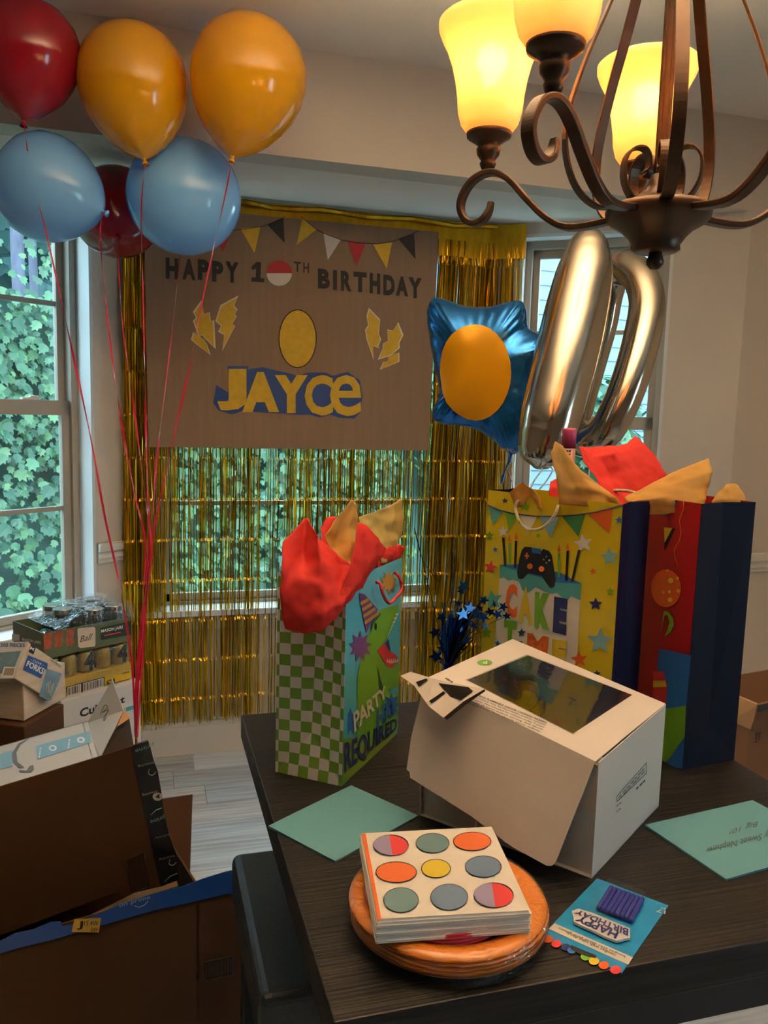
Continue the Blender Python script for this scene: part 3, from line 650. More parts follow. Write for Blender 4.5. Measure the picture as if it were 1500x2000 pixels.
ppx(mb, pp, Q([(722, 1130), (745, 1220), (765, 1290), (735, 1290)]), grn2, .0016); ppx(mb, pp, Q(disc2(713, 878, 8, 24, 12)), blk, .0016); ppx(mb, pp, Q([(680, 935), (688, 850), (740, 790), (748, 800), (700, 860)]), grn2, .0016); mb.build('printed_dinosaur', pg)
mb = MB(); ppx(mb, pp, Q([(722, 1035), (790, 975), (808, 1040), (846, 1065), (862, 1095), (822, 1150), (790, 1140)]), red, .0016); ppx(mb, pp, Q([(775, 990), (797, 960), (812, 1045), (795, 1030)]), nav, .0020)
for k in range(6): ppx(mb, pp, Q([(782 + 13 * k, 1122 - 4 * abs(k - 2)), (796 + 13 * k, 1118 - 4 * abs(k - 2)), (790 + 13 * k, 1085)]), wht, .0022)
for k in range(7): ppx(mb, pp, Q([(862 - 10 * k, 790 + 22 * k), (855 - 10 * k, 812 + 22 * k), (838 - 10 * k, 800 + 28 * k)]), wht, .0022)
mb.build('printed_mouth', pg)
mb = MB(); ppx(mb, pp, Q([(605, 660), (640, 668), (730, 770), (690, 840), (652, 925), (640, 860)]), pur, .0016)
for k in range(4): ppx(mb, pp, Q([(612 + 9 * k, 720 + 42 * k), (662 + 22 * k, 692 + 30 * k), (670 + 22 * k, 712 + 30 * k), (616 + 9 * k, 742 + 42 * k)]), gold_p, .0020)
mb.build('printed_party_hat', pg)
for c, x, y, r, n in ((pur, 612, 1010, 78, 9), (blu, 548, 1500, 70, 9), (gold_p, 800, 590, 62, 10), (blu, 815, 1390, 60, 8), (nav, 795, 1420, 40, 8)):
    mb = MB(); ppx(mb, pp, Q([(max(530, min(862, a)), b_) for a, b_ in star2(x, y, r, .55, n=n, sy=1.35)]), c, .0012); mb.build('printed_burst', pg)
mb = MB()
tpx(mb, pp, 'PARTY', Q([(566, 1440), (775, 1262), (790, 1330), (575, 1570)]), wht, .0022, bold=.03); mb.build('printed_word', pg)
mb = MB(); tpx(mb, pp, 'HAT', Q([(722, 1420), (852, 1330), (852, 1440), (722, 1545)]), blu, .0024, bold=.04); mb.build('printed_word', pg)
mb = MB(); tpx(mb, pp, 'REQUIRED', Q([(508, 1640), (852, 1470), (852, 1560), (508, 1872)]), nav, .0022, bold=.03); mb.build('printed_word', pg)
mb = MB(); ppx(mb, pp, Q([(498, 1610), (856, 1570), (856, 1590), (498, 1905)]), M('print_lime', '#83a83a', .4), .0006); mb.build('printed_ground', pg)
redc = M('red_cord', '#c8242c', .6, bump=.4, bscale=400)
handle(pg, [pp.px(735, 1137, .004), pp.px(742, 1140, .012), pp.px(748, 1160, .018), pp.px(760, 1178, .02), pp.px(775, 1165, .02), pp.px(785, 1150, .016), pp.px(780, 1128, .012), pp.px(770, 1117, .004)], redc)
ob_ = -pn * .119 
handle(pg, [lerp(pA, pB, .3) + ob_ + V((0, 0, .30)), lerp(pA, pB, .32) + ob_ + V((0, 0, .35)), lerp(pA, pB, .5) + ob_ + V((0, 0, .365)), lerp(pA, pB, .68) + ob_ + V((0, 0, .35)), lerp(pA, pB, .7) + ob_ + V((0, 0, .30))], redc)

# --- CAKE TIME bag
cA, cB = V((.598, 1.36, TZ)), V((.731, 1.126, TZ))
cg = thing('gift_bag', 'yellow gift bag with cake and game controller print', 'gift bag', (.70, 1.25, TZ))
yb = M('bag_yellow', '#d8c317', .35, coat=.3); nvb = M('bag_navy_side', '#100f30', .6, spec=.12)
bag(cg, cA, cB, .095, .455, yb, nvb, chk_w, gus=.012)
cp = Pl(cA, cB, cA + V((0, 0, 1)))
Q = lambda pts: [(900 + x / 2.5, 820 + y / 2.5) for x, y in pts]
for c, pts in ((teal, [(138, 425), (205, 450), (155, 515)]), (grn, [(213, 450), (283, 460), (235, 540)]), (wht, [(290, 465), (372, 472), (328, 560)]), (M('print_pale_blue', '#7fb4c4', .4), [(385, 475), (480, 470), (437, 580)]), (M('print_forest', '#2f7a4a', .4), [(492, 470), (608, 460), (575, 570)]), (orn, [(620, 458), (742, 435), (725, 555)])):
    mb = MB(); ppx(mb, cp, Q(pts), c, .0010); mb.build('printed_pennant', cg)
mb = MB(); mb.tube([cp.px(*q, .0010) for q in Q([(132, 415), (190, 440), (260, 457), (360, 470), (460, 471), (560, 465), (660, 450), (792, 416)])], .0011, nav, seg=4); mb.build('printed_string', cg)
lbl = MATS['print_pale_blue']
for x, y, r, c in ((215, 395, 16, nav), (312, 422, 26, grn), (140, 565, 23, grn), (168, 633, 15, blu), (145, 720, 34, red), (155, 880, 52, teal), (378, 565, 14, grn), (772, 490, 20, blu), (727, 668, 48, lbl), (645, 740, 19, orn), (730, 838, 21, grn), (658, 900, 34, nav), (680, 1080, 66, lbl), (578, 1170, 44, orn), (665, 1240, 20, nav), (125, 1040, 30, grn), (180, 1093, 17, blu), (103, 885, 17, nav), (207, 545, 30, wht), (598, 603, 50, wht)):
    mb = MB(); ppx(mb, cp, Q(star2(x, y, r, .45, a0=-PI / 2 + random.uniform(-.2, .2))), c, .0014); mb.build('printed_star', cg)
mb = MB(); ppx(mb, cp, Q([(190, 760), (585, 860), (566, 1210), (160, 1140)]), wht, .0010); mb.build('printed_cake', cg)
mb = MB(); ppx(mb, cp, Q([(190, 708), (300, 705), (480, 745), (587, 800), (583, 880), (560, 870), (540, 858), (522, 880), (500, 872), (470, 845), (440, 850), (400, 835), (365, 815), (340, 835), (320, 850), (300, 830), (285, 790), (255, 780), (230, 785), (210, 770), (190, 775)]), teal, .0016)
ppx(mb, cp, Q([(190, 708), (300, 705), (480, 745), (587, 800), (480, 795), (300, 745)]), blu, .0020); mb.build('printed_icing', cg)
for x0, y0, x1, y1, c in ((207, 575, 217, 712, blk), (237, 600, 240, 708, grn), (270, 590, 265, 722, blk), (480, 650, 478, 768, grn), (522, 640, 515, 785, blk), (578, 635, 543, 792, blk)):
    mb = MB(); w = 6; ppx(mb, cp, Q([(x0 - w, y0), (x0 + w, y0), (x1 + w, y1), (x1 - w, y1)]), c, .0024)
    if x0 in (237, 270, 480, 522): ppx(mb, cp, Q([(x0 - 8, y0 - 12), (x0, y0 - 42), (x0 + 8, y0 - 12), (x0, y0 - 2)]), orn, .0024)
    mb.build('printed_candle', cg)
mb = MB(); ppx(mb, cp, Q([(312, 620), (345, 622), (352, 632), (395, 640), (402, 630), (430, 640), (444, 660), (464, 782), (456, 815), (440, 822), (420, 800), (395, 762), (330, 748), (302, 778), (280, 775), (275, 745), (285, 680), (298, 635)]), blk, .0026)
for x, y, r, c in ((337, 715, 14, orn), (394, 728, 14, orn), (418, 668, 5, teal), (405, 682, 5, red), (432, 686, 5, wht), (418, 698, 5, teal)): ppx(mb, cp, Q(disc2(x, y, r, n=12)), c, .0030)
ppx(mb, cp, Q([(310, 660), (318, 660), (318, 648), (326, 648), (326, 660), (334, 662), (334, 670), (326, 669), (326, 680), (318, 680), (318, 668), (310, 667)]), orn, .0030); ppx(mb, cp, Q([(345, 624), (392, 630), (390, 655), (348, 650)]), blu, .0030); mb.build('printed_controller', cg)
for c, q, m in (('C', [(222, 795), (278, 806), (272, 975), (218, 955)], orn), ('A', [(300, 812), (335, 820), (350, 1005), (278, 985)], yel), ('K', [(362, 838), (440, 850), (432, 1028), (358, 1008)], grn), ('E', [(456, 862), (522, 875), (514, 1053), (448, 1036)], nav), ('T', [(212, 975), (272, 985), (266, 1120), (208, 1100)], grn), ('I', [(286, 1080), (302, 1083), (300, 1150), (284, 1145)], nav), ('M', [(325, 1040), (428, 1060), (420, 1180), (320, 1160)], orn), ('E', [(447, 1070), (518, 1080), (512, 1210), (442, 1200)], yel)):
    mb = MB(); tpx(mb, cp, c, Q(q), m, .0024, bold=.055 if c in 'CA' else .08); mb.build('printed_letter', cg)
mb = MB(); ppx(mb, cp, Q(star2(297, 1040, 22, .45)), nav, .0024); mb.build('printed_star', cg)
whc = M('white_cord', '#d9d0b8', .7, bump=.5, bscale=400)
handle(cg, [cp.px(*q, o) for q, o in zip(Q([(298, 392), (275, 400), (268, 440), (290, 500), (330, 535), (390, 530), (435, 495), (465, 450), (476, 418)]), (.003, .010, .014, .018, .02, .02, .018, .012, .003))], whc)
d = (cB - cA).normalized(); bk = V((d.y, -d.x, 0)); bk = -bk if bk.dot(EYE - cA) > 0 else bk
handle(cg, [lerp(cA, cB, t) + bk * .093 + V((0, 0, z)) for t, z in ((.72, .43), (.73, .462), (.80, .468), (.90, .466), (.95, .455), (.955, .43))], whc)

# --- red balloon bag with navy side
rB, rA = V((.867, 1.11, TZ)), V((.826, 1.375, TZ))
rg = thing('gift_bag', 'tall red gift bag with navy blue side and balloon print', 'gift bag', (.90, 1.25, TZ))
rdb = M('bag_red', '#a41d22', .35, coat=.3); nvb2 = M('bag_dark_blue_side', '#0b1226', .6, spec=.12)
bag(rg, rA, rB, .124, .457, rdb, nvb2, chk_w, gus=.012)
rp = Pl(rA, rB, rA + V((0, 0, 1)))
Q = lambda pts: [(1270 + x / 3.57, 1000 + y / 3.57) for x, y in pts]
mb = MB(); ppx(mb, rp, Q([(60, 950), (285, 1000), (250, 1360), (30, 1380)]), blu, .0010); ppx(mb, rp, Q([(30, 1375), (120, 1370), (250, 1350), (240, 1570), (200, 1620), (150, 1700), (60, 1800), (20, 1780)]), grn, .0012); ppx(mb, rp, Q([(240, 1570), (225, 1790), (90, 1770), (160, 1690), (210, 1600)]), blu, .0011); mb.build('printed_ground', rg)
mb = MB(); ppx(mb, rp, Q([(20, 1110), (90, 1110), (120, 1200), (112, 1330), (20, 1330)]), red, .0018); ppx(mb, rp, Q([(20, 1175), (105, 1175), (115, 1220), (20, 1222)]), yel, .0022); mb.build('printed_present', rg)
mb = MB(); ppx(mb, rp, Q(disc2(110, 532, 105, 132, 28)), orn, .0016)
for x, y, r in ((142, 478, 19), (133, 556, 11), (196, 550, 13), (138, 612, 17), (190, 462, 10), (90, 560, 10), (120, 408, 9)): ppx(mb, rp, Q(disc2(x, y, r, n=12)), yel, .0022)
mb.build('printed_balloon', rg)
mb = MB(); ppx(mb, rp, Q([(70, 860), (95, 690), (125, 695), (160, 740), (165, 790), (140, 840), (100, 870), (120, 820), (135, 770), (120, 720), (100, 720)]), grn, .0016); mb.build('printed_leaf', rg)
mb = MB(); ppx(mb, rp, Q([(95, 100), (172, 115), (100, 275)]), blk, .0014); ppx(mb, rp, Q([(95, 105), (155, 112), (100, 215)]), yel, .0020); mb.build('printed_letter_fragment', rg)
mb = MB(); mb.tube([rp.px(*q, .0012) for q in Q([(232, -80), (235, -30), (205, 60), (215, 140), (205, 200), (170, 260), (172, 310), (190, 370), (182, 420)])], .0009, orn, seg=4); mb.build('printed_string', rg)
mb = MB(); ppx(mb, rp, Q([(80, -98), (190, -80), (165, -20), (120, 20), (80, 25)]), blu, .0014); mb.build('printed_balloon', rg)

# ================================================================== TISSUE PAPER
tr = M('red_tissue', '#e2382f', .75, var=.06, vscale=12, trans=.35, bump=.12, bscale=60); ty = M('yellow_tissue', '#e3b55f', .75, var=.05, vscale=12, trans=.4, bump=.12, bscale=60); tyl = M('pale_yellow_tissue', '#e0c878', .75, var=.05, vscale=12, trans=.4, bump=.12, bscale=60)
def tissue(rows, mat, label, amp=.004):
    R_ = []
    for r in rows: R_.append([ony(x, y, Y) for x, y, Y in r])
    mb = MB(); mb.grid(R_, mat); o = mb.build('tissue_paper', subsurf=3, solid=.0005, label=label, cat='tissue paper', loc=R_[-1][0])
    o.modifiers['subsurf'].subdivision_type = 'SIMPLE'
    t = bpy.data.textures.new('crease', 'CLOUDS'); t.noise_scale = .022; t.noise_depth = 1
    dm = o.modifiers.new('crease', 'DISPLACE'); dm.texture = t; dm.strength = amp * 2; dm.texture_coords = 'LOCAL'
    o.modifiers.move(2, 1); return o
tissue([[(553, 1058, 1.20), (598, 1010, 1.24), (618, 1045, 1.20), (660, 1085, 1.215), (695, 1112, 1.20)], [(549, 1110, 1.17), (592, 1078, 1.22), (628, 1100, 1.17), (668, 1112, 1.20), (697, 1118, 1.19)], [(547, 1160, 1.17), (588, 1130, 1.17), (628, 1140, 1.16), (664, 1148, 1.175), (690, 1130, 1.18)], [(551, 1205, 1.18), (592, 1195, 1.16), (632, 1195, 1.15), (668, 1180, 1.16), (692, 1142, 1.18)], [(557, 1228, 1.19), (595, 1239, 1.17), (628, 1234, 1.16), (662, 1200, 1.165), (700, 1150, 1.19)]], tr, 'large red tissue sheet flopped over the left rim of the dinosaur bag')
tissue([[(698, 1020, 1.21), (716, 1025, 1.22), (734, 1045, 1.22), (754, 1070, 1.24)], [(692, 1070, 1.19), (712, 1070, 1.20), (732, 1078, 1.21), (748, 1088, 1.235)], [(682, 1110, 1.175), (705, 1108, 1.19), (722, 1100, 1.20), (738, 1100, 1.24)], [(664, 1160, 1.17), (690, 1150, 1.175), (706, 1140, 1.19), (718, 1125, 1.24)], [(655, 1196, 1.172), (680, 1172, 1.175), (698, 1156, 1.185), (712, 1140, 1.24)]], tr, 'folded red tissue sheet at the front of the dinosaur bag')
tissue([[(626, 1030, 1.33), (638, 1010, 1.34), (655, 1008, 1.35), (670, 1030, 1.34)], [(630, 1060, 1.31), (645, 1050, 1.33), (660, 1050, 1.34), (672, 1060, 1.33)], [(640, 1110, 1.30), (650, 1110, 1.32), (665, 1110, 1.33), (680, 1110, 1.32)]], tr, 'small red tissue point at the back of the dinosaur bag')
tissue([[(745, 1058, 1.34), (760, 1060, 1.36), (778, 1062, 1.37), (792, 1070, 1.36)], [(742, 1080, 1.32), (758, 1082, 1.34), (772, 1085, 1.36), (780, 1092, 1.365)], [(735, 1115, 1.31), (750, 1112, 1.33), (762, 1106, 1.35), (772, 1100, 1.37)]], tr, 'small red tissue sheet at the right rim of the dinosaur bag')
tissue([[(688, 974, 1.27), (692, 978, 1.27), (695, 982, 1.28), (696, 990, 1.28)], [(655, 1015, 1.25), (670, 1018, 1.26), (685, 1020, 1.265), (697, 1022, 1.28)], [(632, 1045, 1.23), (656, 1062, 1.25), (684, 1060, 1.25), (698, 1058, 1.27)], [(640, 1065, 1.225), (662, 1090, 1.235), (684, 1095, 1.24), (690, 1090, 1.26)], [(672, 1100, 1.21), (680, 1112, 1.22), (686, 1118, 1.225), (690, 1110, 1.24)]], ty, 'pointed yellow tissue sheet in the middle of the dinosaur bag')
tissue([[(700, 1010, 1.33), (730, 1000, 1.35), (765, 985, 1.37), (785, 972, 1.38)], [(704, 1035, 1.32), (732, 1030, 1.35), (765, 1020, 1.36), (788, 1010, 1.38)], [(722, 1050, 1.32), (745, 1055, 1.34), (768, 1050, 1.36), (786, 1045, 1.38)], [(740, 1065, 1.32), (752, 1072, 1.34), (766, 1068, 1.36), (775, 1060, 1.37)], [(745, 1100, 1.32), (752, 1100, 1.33), (762, 1098, 1.35), (770, 1095, 1.36)]], tyl, 'pale yellow tissue sheet standing at the back of the dinosaur bag')
# in the two tall bags
tissue([[(1085, 862, 1.20), (1092, 866, 1.20), (1102, 875, 1.21), (1110, 885, 1.21)], [(1075, 885, 1.19), (1095, 890, 1.20), (1115, 900, 1.20), (1132, 915, 1.20)], [(1085, 925, 1.19), (1110, 930, 1.195), (1140, 935, 1.19), (1165, 945, 1.19)], [(1090, 965, 1.20), (1130, 965, 1.19), (1170, 965, 1.17), (1205, 972, 1.15)], [(1092, 985, 1.20), (1130, 988, 1.19), (1170, 990, 1.165), (1216, 992, 1.145)]], ty, 'tall yellow tissue sheet rising from the yellow bag')
tissue([[(995, 962, 1.30), (1010, 948, 1.29), (1022, 942, 1.28), (1040, 955, 1.27)], [(1000, 975, 1.30), (1018, 968, 1.29), (1035, 966, 1.28), (1055, 972, 1.26)], [(1005, 990, 1.30), (1022, 990, 1.29), (1040, 990, 1.28), (1060, 995, 1.25)]], ty, 'small yellow tissue corner at the left rim of the yellow bag')
tissue([[(1131, 872, 1.28), (1160, 874, 1.30), (1195, 872, 1.29), (1222, 868, 1.30), (1240, 852, 1.31)], [(1140, 900, 1.26), (1168, 890, 1.28), (1200, 885, 1.26), (1230, 880, 1.28), (1262, 870, 1.29)], [(1160, 930, 1.24), (1185, 920, 1.26), (1212, 915, 1.25), (1245, 905, 1.26), (1285, 900, 1.27)], [(1180, 965, 1.22), (1205, 960, 1.23), (1235, 955, 1.23), (1270, 940, 1.24), (1302, 928, 1.26)], [(1190, 990, 1.20), (1215, 990, 1.20), (1245, 985, 1.21), (1280, 975, 1.23), (1300, 960, 1.25)]], tr, 'large glossy red tissue sheet between the two tall bags')
tissue([[(1075, 940, 1.27), (1088, 934, 1.27), (1100, 940, 1.26)], [(1072, 958, 1.26), (1088, 955, 1.26), (1105, 960, 1.25)], [(1075, 985, 1.25), (1090, 985, 1.25), (1110, 985, 1.24)]], tr, 'small red tissue fold at the left behind the yellow bag')
tissue([[(1218, 975, 1.20), (1260, 950, 1.19), (1320, 920, 1.20), (1383, 896, 1.22)], [(1222, 978, 1.19), (1268, 962, 1.18), (1330, 940, 1.18), (1390, 922, 1.20)], [(1235, 980, 1.18), (1275, 974, 1.17), (1330, 964, 1.17), (1384, 950, 1.19)], [(1255, 992, 1.18), (1290, 990, 1.17), (1335, 985, 1.16), (1378, 975, 1.17)], [(1260, 1005, 1.18), (1295, 1005, 1.17), (1335, 1000, 1.16), (1374, 995, 1.165)]], ty, 'wide yellow tissue sheet spreading above the red bag')
tissue([[(1412, 952, 1.16), (1420, 944, 1.17), (1435, 943, 1.17), (1448, 955, 1.18)], [(1398, 966, 1.155), (1415, 958, 1.16), (1438, 955, 1.165), (1455, 968, 1.17)], [(1390, 980, 1.15), (1412, 976, 1.15), (1436, 974, 1.155), (1457, 980, 1.16)], [(1392, 1000, 1.15), (1412, 1000, 1.15), (1436, 1000, 1.155), (1450, 1000, 1.16)]], ty, 'small yellow tissue puff at the right rim of the red bag')
# pink capped can standing in the bags
b = at(1107, 935, 1.46); t_ = V((.012, .0, .11))
cn = thing('spray_can', 'pink capped can with a pale label poking out of the yellow bag', 'can', (b.x, b.y, b.z - .12))
mb = MB(); mb.lathe([(0, -.12), (.0125, -.12), (.0125, .055), (.0, .056)], b, M('can_label', '#c9a9a4', .35), seg=20); mb.build('can_body', cn)
mb = MB(); mb.lathe([(.0128, .056), (.0128, .088), (.0118, .091), (0, .091)], b, M('pink_cap', '#b0406f', .4), seg=20); mb.build('cap', cn)
mb = MB(); f_ = (EYE - b); f_.z = 0; f_.normalize(); cpl = Pl(b + f_ * .0128, b + f_ * .0128 + V((0, 0, 1)), b + f_ * .0128 + f_.cross(V((0, 0, 1))))
ink(mb, cpl, [(1098, 879), (1117, 879), (1117, 883), (1098, 883)], M('label_text', '#5a3a3c', .5), .0004, 3); ink(mb, cpl, [(1099, 886), (1115, 886), (1115, 889), (1099, 889)], MATS['label_text'], .0004, 2); mb.build('printed_label', cn)

# ================================================================== CAKE BOX
bl, bf, br = V((.382, 1.066, TZ)), V((.546, .858, TZ)), V((.751, 1.008, TZ)); bb = bl + br - bf
cbm = M('white_bakery_board', '#d2cac2', .6, var=.02, vscale=6, bump=.05, bscale=90)
cb = thing('cake_box', 'white bakery cake box with clear window lid and open front flap', 'cake box', ((bl + br) / 2))
Lt, Ft, Rt = V((.385, 1.07, 1.118)), V((.5425, .861, 1.068)), V((.750, 1.008, 1.0745)); Bt = Lt + Rt - Ft
e = V((0, 0, .001))
def panel(p, q, hp, hq, nm): MB().slab([p, q, q + V((0, 0, hq)), p + V((0, 0, hp))], (V((0, 0, 1)).cross(q - p)).normalized() * .0012, cbm).build(nm, cb)
panel(bf, br, .157, .163, 'side_panel'); panel(br, bb, .163, .2, 'side_panel'); panel(bb, bl, .2, .2, 'side_panel'); panel(bl + V((.004, .004, 0)), lerp(bl, bf, .34) + V((.004, .004, 0)), .19, .17, 'front_tuck'); panel(lerp(bl, bf, .345) + V((.006, .006, 0)), bf + V((.003, .006, 0)), .165, .15, 'front_tuck')
MB().slab([bl, bf, br, bb], V((0, 0, .0012)), cbm).build('base', cb)
lp = Pl(Lt, Ft, Rt); inn = [lp.px(912, 1328), lp.px(1119, 1433), lp.px(1235, 1357), lp.px(1031, 1280)]; out = [Lt, Ft, Rt, Bt]
mb = MB()
for i in range(4): mb.slab([out[i], out[(i + 1) % 4], inn[(i + 1) % 4], inn[i]], -lp.n * .0012, cbm)
mb.build('lid', cb)
MB().slab([lerp(p, sum(inn, V((0, 0, 0))) / 4, -.03) for p in inn], -lp.n * .0003, film('clear_film', (.95, .94, .9), .11, .06, .06, 9)).build('window_film', cb)
ed = (Ft - Lt).normalized(); fn = ed.cross(V((0, 0, 1))).normalized(); fn = fn if fn.dot(EYE - Lt) > 0 else -fn
dn = (V((0, 0, -1)) * math.cos(math.radians(17)) + fn * math.sin(math.radians(17)))
fp = Pl(Lt, Ft, Lt + dn); 
q = [(1160, 1487), (1140, 1545), (1110, 1620), (1085, 1684), (1078, 1691), (1068, 1691), (1000, 1654), (920, 1594), (801, 1519), (800, 1508), (794, 1503), (803, 1440)]
MB().slab([Lt] + [Ft] + [fp.px(*c) for c in q[1:]], -fp.n * .0012, cbm).build('front_flap', cb)
blkp = M('torn_black_tape', '#161514', .85, spec=.1, var=.2, vscale=60)
tab = [(782, 1320), (802, 1312), (845, 1325), (880, 1333), (948, 1346), (905, 1372), (870, 1405), (838, 1380), (822, 1358), (810, 1340)]
tabd = [.012] * 10
tp_ = Pl(Lt + V((0, 0, .004)), Ft + V((0, 0, .004)), Lt + dn * .5 + fn * .6)
mb = MB(); pts = [tp_.px(x, y, d_) for (x, y), d_ in zip(tab, tabd)]; mb.slab(pts, -tp_.n * .0008, M('grey_label_paper', '#b9b2ac', .6)); mb.build('torn_label', cb)
mb = MB(); ppx(mb, tp_, [(856, 1334), (915, 1342), (924, 1350), (900, 1368), (880, 1360), (866, 1345)], blkp, .0130); ppx(mb, tp_, [(812, 1332), (832, 1325), (836, 1328), (818, 1342)], blkp, .0130); ppx(mb, tp_, [(838, 1369), (866, 1350), (870, 1354), (843, 1374)], blkp, .0130); ppx(mb, tp_, [(866, 1402), (905, 1370), (946, 1346), (948, 1350), (910, 1376), (873, 1406)], blkp, .0130); mb.build('black_tape', cb)
# print on the lid and side
inkm = M('grey_ink', '#3c3a38', .6)
mb = MB(); ppx(mb, lp, disc2(947, 1294, 14.5, 5.6, 24), M('label_green', '#5b9a34', .5), .0006); mb.build('round_sticker', cb)
mb = MB(); tpx(mb, lp, 'p', [(951, 1297.5), (943, 1296.5), (944, 1290), (952, 1291)], wht, .0011, bold=.04); mb.build('sticker_letter', cb)
mb = MB()
lines = ['WARNING: FLAMMABLE AND/OR CHOKING HAZARD.', 'Decorations may be flammable and/or contain', 'small parts. Not intended for children under 3 years', 'Remove all items before serving. Ask about', 'decorations. Ask about your safety.']
for k, t in enumerate(lines):
    a0, a1 = lerp((915, 1352), (1072, 1411), 0).to_tuple(), 0
    x0, y0 = 920 - 3.0 * k, 1354 + 4.3 * k; x1, y1 = 1070 - 3.0 * k, 1414 + 4.3 * k
    mb = MB(); tpx(mb, lp, t, [(x0, y0 - 3.4), (x1, y1 - 3.6), (x1 - 2, y1), (x0 - 2, y0)], inkm, .0006, bold=.01 if k else .03); mb.build('printed_warning_line', cb)
mb = MB(); ink(mb, lp, [(872, 1323), (886, 1332), (882, 1334), (868, 1325)], inkm); mb.build('printed_note', cb)
sp = Pl(bf, br, bf + V((0, 0, 1))); mb = MB()
fr = [(1205, 1555), (1263, 1489), (1263, 1510), (1205, 1566)]
for i in range(4): mb.tube([sp.px(*fr[i], .0006), sp.px(*fr[(i + 1) % 4], .0006)], .0003, inkm, seg=4)
ink(mb, sp, [(1208, 1557), (1260, 1498), (1260, 1500), (1208, 1559)], inkm, n=7); ink(mb, sp, [(1208, 1562), (1260, 1504), (1260, 1506), (1208, 1564)], inkm, n=6)
ink(mb, sp, [(1242, 1540), (1262, 1520), (1262, 1524), (1242, 1544)], inkm, n=3)
ink(mb, sp, [(1204, 1574), (1214, 1566), (1214, 1568), (1204, 1576)], inkm, n=2); ink(mb, sp, [(1204, 1585), (1213, 1577), (1213, 1579), (1204, 1587)], inkm, n=2); mb.build('printed_notice', cb)
# the cake
ck = thing('birthday_cake', 'blue iced birthday cake with yellow decoration inside the window box', 'cake', (bf + bb) / 2 + V((0, 0, .002)))
cc = (bf + bb) / 2 + V((0, 0, .002)); ic = M('blue_icing', '#3460c4', .4, var=.12, vscale=30, bump=.3, bscale=60)
mb = MB(); mb.lathe([(0, 0), (.098, 0), (.098, .004), (0, .004)], cc, M('cake_board', '#c9c4ba', .4), seg=40); mb.build('cake_board', ck)
mb = MB(); mb.lathe([(0, .004), (.088, .004), (.091, .012), (.090, .075), (.085, .082), (.0, .084)], cc, ic, seg=40); mb.build('cake_body', ck)
yi = M('yellow_icing', '#e0b020', .4, var=.1, vscale=30)
for k in range(14):
    a = 2 * PI * k / 14; p = cc + V((.078 * math.cos(a), .078 * math.sin(a), .083)); mb = MB(); mb.lathe([(0, 0), (.010, 0), (.0085, .006), (.003, .012), (0, .013)], p, wht if k % 2 else yi, seg=10); mb.build('icing_rosette', ck)
tpk = onz(1040, 1375, 1.03); mb = MB(); mb.lathe([(0, 0), (.018, .002), (.023, .016), (.020, .030), (.018, .044), (.020, .056), (.016, .068), (.0, .074)], V((tpk.x - .005, tpk.y + .01, TZ + .084)), M('yellow_topper', '#e8b81e', .3), seg=20); mb.build('topper', ck, label='plain yellow rounded cake topper')
mb = MB(); mb.lathe([(0, 0), (.045, .0), (.040, .014), (.025, .026), (0, .03)], V((tpk.x - .035, tpk.y + .035, TZ + .082)), yi, seg=20); mb.build('icing_mound', ck)

# ================================================================== PAPER GOODS
em = M('teal_envelope_paper', '#4c8290', .7, var=.02, vscale=10)
for k, (q, lab) in enumerate(([[(524, 1612), (686, 1533), (817, 1592), (655, 1681)], 'blank teal envelope beside the checkered bag overhanging the table edge'], [[(1260, 1610), (1470, 1562), None, (1418, 1716)], 'teal envelope with handwriting at the right edge of the table'])):
    p = [onz(*c, TZ + .0035) if c else None for c in q]
    if p[2] is None: p[2] = p[1] + (p[3] - p[0])
    c = sum(p, V((0, 0, 0))) / 4; t = thing('envelope', lab, 'envelope', (c.x, c.y, TZ), group='teal envelopes')
    MB().slab([x - V((0, 0, .0033)) for x in p], V((0, 0, .0028)), em).build('paper', t)
    up = [x + V((0, 0, -.0003)) for x in p]
    m2 = M('envelope_crease', '#62a8a1', .7)
    mb = MB(); cc2 = sum(up, V((0, 0, 0))) / 4
    mb.build('flap_side', t) if 0 else None
    if k == 1:
        hw = M('pencil_ink', '#3a4646', .6); ep = Pl(p[0], p[1], p[3]); mb = MB()
        tpx(mb, ep, 'Big 10!', [(1482, 1613), (1424, 1630), (1424, 1618), (1480, 1601)], hw, .0004, shear=.3); mb.build('handwriting', t)
        mb = MB(); tpx(mb, ep, 'My Sweet Nephew', [(1515, 1634), (1380, 1668), (1376, 1652), (1512, 1618)], hw, .0004, shear=.3); mb.build('handwriting', t)
# plates
pcx = onz(874, 1768, TZ + .02); R_ = .1145
om = M('orange_plate', '#e6861f', .28, var=.03, vscale=8, coat=.5); inn_m = M('plate_centre', '#8f7a5a', .4, var=.15, vscale=12)
for k in range(5):
    z = TZ + .0005 + k * .0042; o_ = V((pcx.x + random.uniform(-.0015, .0015), pcx.y + random.uniform(-.0015, .0015), z))
    lab = ['bottom', 'second from bottom', 'middle', 'second from top', 'top'][k]
    mb = MB(); mb.lathe([(0, 0), (.076, 0), (.084, .004), (.090, .013), (.098, .016), (.108, .017), (.1145, .0145), (.1155, .0125), (.1145, .0145), (.108, .0185), (.098, .0175), (.089, .0145), (.083, .0055), (.076, .0016)], o_, om, seg=64)
    mb.lathe([(0, .0016), (.0765, .0016)], o_, inn_m, seg=48)
    mb.build('paper_plate', label='orange rimmed paper plate, %s of the dinner plate stack' % lab, cat='plate', group='orange dinner plates', loc=o_)
ppk = M('pink_plate', '#c5476a', .3, coat=.4); pl_c = V((pcx.x - .012, pcx.y + .002, 0))
